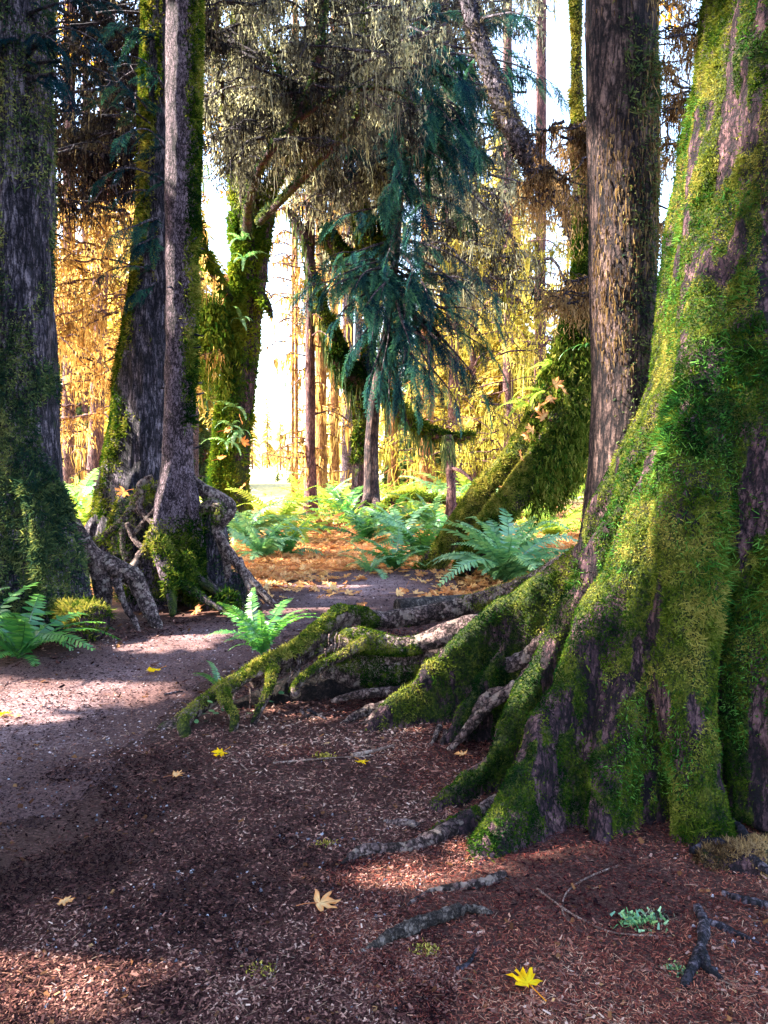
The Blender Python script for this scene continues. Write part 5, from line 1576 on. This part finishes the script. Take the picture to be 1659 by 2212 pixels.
litter("wood_chips", 190000, 1.7, 7.5, (.007, .025), (.0017, .0050), M['litter'], left_side)
litter("needle_litter", 180000, 1.7, 7.5, (.007, .026), (.0009, .0026), M['needles_red'], right_side)
litter("bark_crumbs", 9000, 1.7, 6, (.012, .036), (.003, .008), M['litter'], lambda x, y: rng.random(len(x)) < np.where(in_poly(x, y, PATH_POLY), .3, 1))
litter("path_grit", 60000, 2.6, 12, (.004, .016), (.0018, .0055), M['grit'], lambda x, y: in_poly(x, y, PATH_POLY))
litter("leaf_bits", 900, 1.75, 8, (.014, .034), (.005, .013), M['bits'], None, .35)
litter("dead_needles", 22000, 1.7, 8, (.02, .065), (.0006, .0013), M['twiglets'], None, .1)
# grey pebbles
n = 2600
q = rng.random(n); y = 1 / (1 / 1.75 + q * (1 / 6.5 - 1 / 1.75)); x = rng.uniform(-1, 1, n) * .55 * y
Pp = np.stack([x, y, gh(x, y)], 1)
kp = fbm(Pp, 1.7, 2, 66) > .58 - .10 * ((np.abs(x / y + .05) < .12) & (y < 2.5))
Pp = Pp[kp]; n = len(Pp)
octa = np.array([[1, 0, 0], [0, 1, 0], [-1, 0, 0], [0, -1, 0]])
rad = rng.uniform(.002, .0075, n)
low = Pp[:, None] + octa[None] * rad[:, None, None]
top = Pp[:, None] + octa[None] * rad[:, None, None] * .62 + np.stack([0 * rad, 0 * rad, rad * .9], 1)[:, None]
Vv = np.concatenate([low, top], 1) + rng.normal(size=(n, 8, 3)) * rad[:, None, None] * .16
Vv[:, :, 2] += .003
b = np.arange(n)[:, None, None] * 8
Fv = np.array([[0, 1, 5, 4], [1, 2, 6, 5], [2, 3, 7, 6], [3, 0, 4, 7], [4, 5, 6, 7]])[None] + b
mk("pebbles", (Vv.reshape(-1, 3), Fv.reshape(-1, 4)), M['stone'], None, kind='stuff', tint=np.repeat(rng.random(n), 8))

# orange maple leaf carpet beyond the path
LV, LF, LT = leaf_mesh(90, 1.0, .3)
n = 9000
q = rng.random(n); y = 1 / (1 / 7.6 + q * (1 / 26 - 1 / 7.6)); x = rng.uniform(-.34, .34, n) * y
dens = leafy_mask(x, y)
inpth = in_poly(x, y, PATH_POLY)
kp = (rng.random(n) < np.where(inpth, np.clip(dens * .25 + .06 * (y > 8), 0, 1), dens)) & (fbm(np.stack([x, y, 0 * x], 1), .9, 3, 12) > np.where(inpth, .40, .30))
x, y = x[kp], y[kp]; n = len(x)
Vs = []
for i in range(n):
    s = rng.uniform(.055, .12)
    Vs.append(rot3(LV * s, rng.normal() * .35, rng.normal() * .35, rng.uniform(0, 6.3)) + [x[i], y[i], 0])
Vs = np.array(Vs)
Vs[:, :, 2] += gh(x, y)[:, None] + .035
Fs = LF[None] + (np.arange(n) * len(LV))[:, None, None]
tt = np.clip(LT[None] * .4 + rng.random((n, 1)) * .75, 0, 1)
mk("leaf_carpet", (Vs.reshape(-1, 3), Fs.reshape(-1, 4)), M['leaf_orange'], None, kind='stuff', tint=tt.ravel())
# low green undergrowth far off
n = 26000
y = rng.uniform(17, 60, n); x = rng.uniform(-.5, .5, n) * y * 1.05
P = np.stack([x, y, gh(x, y)], 1)
kp = (fbm(P, .35, 3, 12) > .47) & ~((np.abs(x / y + .135) < .05) & (y > 24))
P = P[kp]; n = len(P)
P[:, 2] += rng.random(n) ** 1.5 * .55
Dd = unit(rng.normal(size=(n, 3)) * [1, 1, .4] + [0, 0, .35]); S = unit(np.cross(Dd, rdir(n)))
mk("undergrowth", quads(P, Dd, S, rng.uniform(.1, .3, n), rng.uniform(.02, .05, n), .3), M['fern_lime'], None, kind='stuff', tint=np.repeat(rng.random(n), 4))

# ------------------------------------------------------------------ unseen trees added left of the view so their crowns shade the floor


def shade_tree(x, y, z0, z1, rad, n, lab):
    root = thing("shade_tree", lab, "tree", (x, y, 0), "shade trees added left of the view")
    VF = tube([[x, y, -.2], [x + .1, y, 3], [x, y, z1 * .9]], [.4, .3, .1], 20, 12, .05, int(x * 5))
    mk("trunk", VF, M['bark_dark'], root, True, moss=np.zeros(len(VF[0])))
    crown_high(root, x, y, z0, z1, rad, int(n * 1.7), M['canopy'], .2)


for (x, y, z0, z1, rad, n) in [(-8.5, 4, 3.2, 13, 3.4, 1500), (-8, 9, 4.0, 14, 3.2, 1300), (-7, -2.5, 3.5, 12, 3.4, 1400), (-6.8, 1.6, 2.8, 12, 3.0, 2000), (-6.2, 3.0, 2.6, 11, 2.6, 1500), (-12.5, 6.5, 4.5, 15, 3.6, 1200), (-12, 1.5, 4.5, 15, 3.6, 1200), (-9.5, 13.5, 5, 15, 3, 900)]:
    shade_tree(x, y, z0, z1, rad, n, "unseen conifer added left of the view to shade the floor")
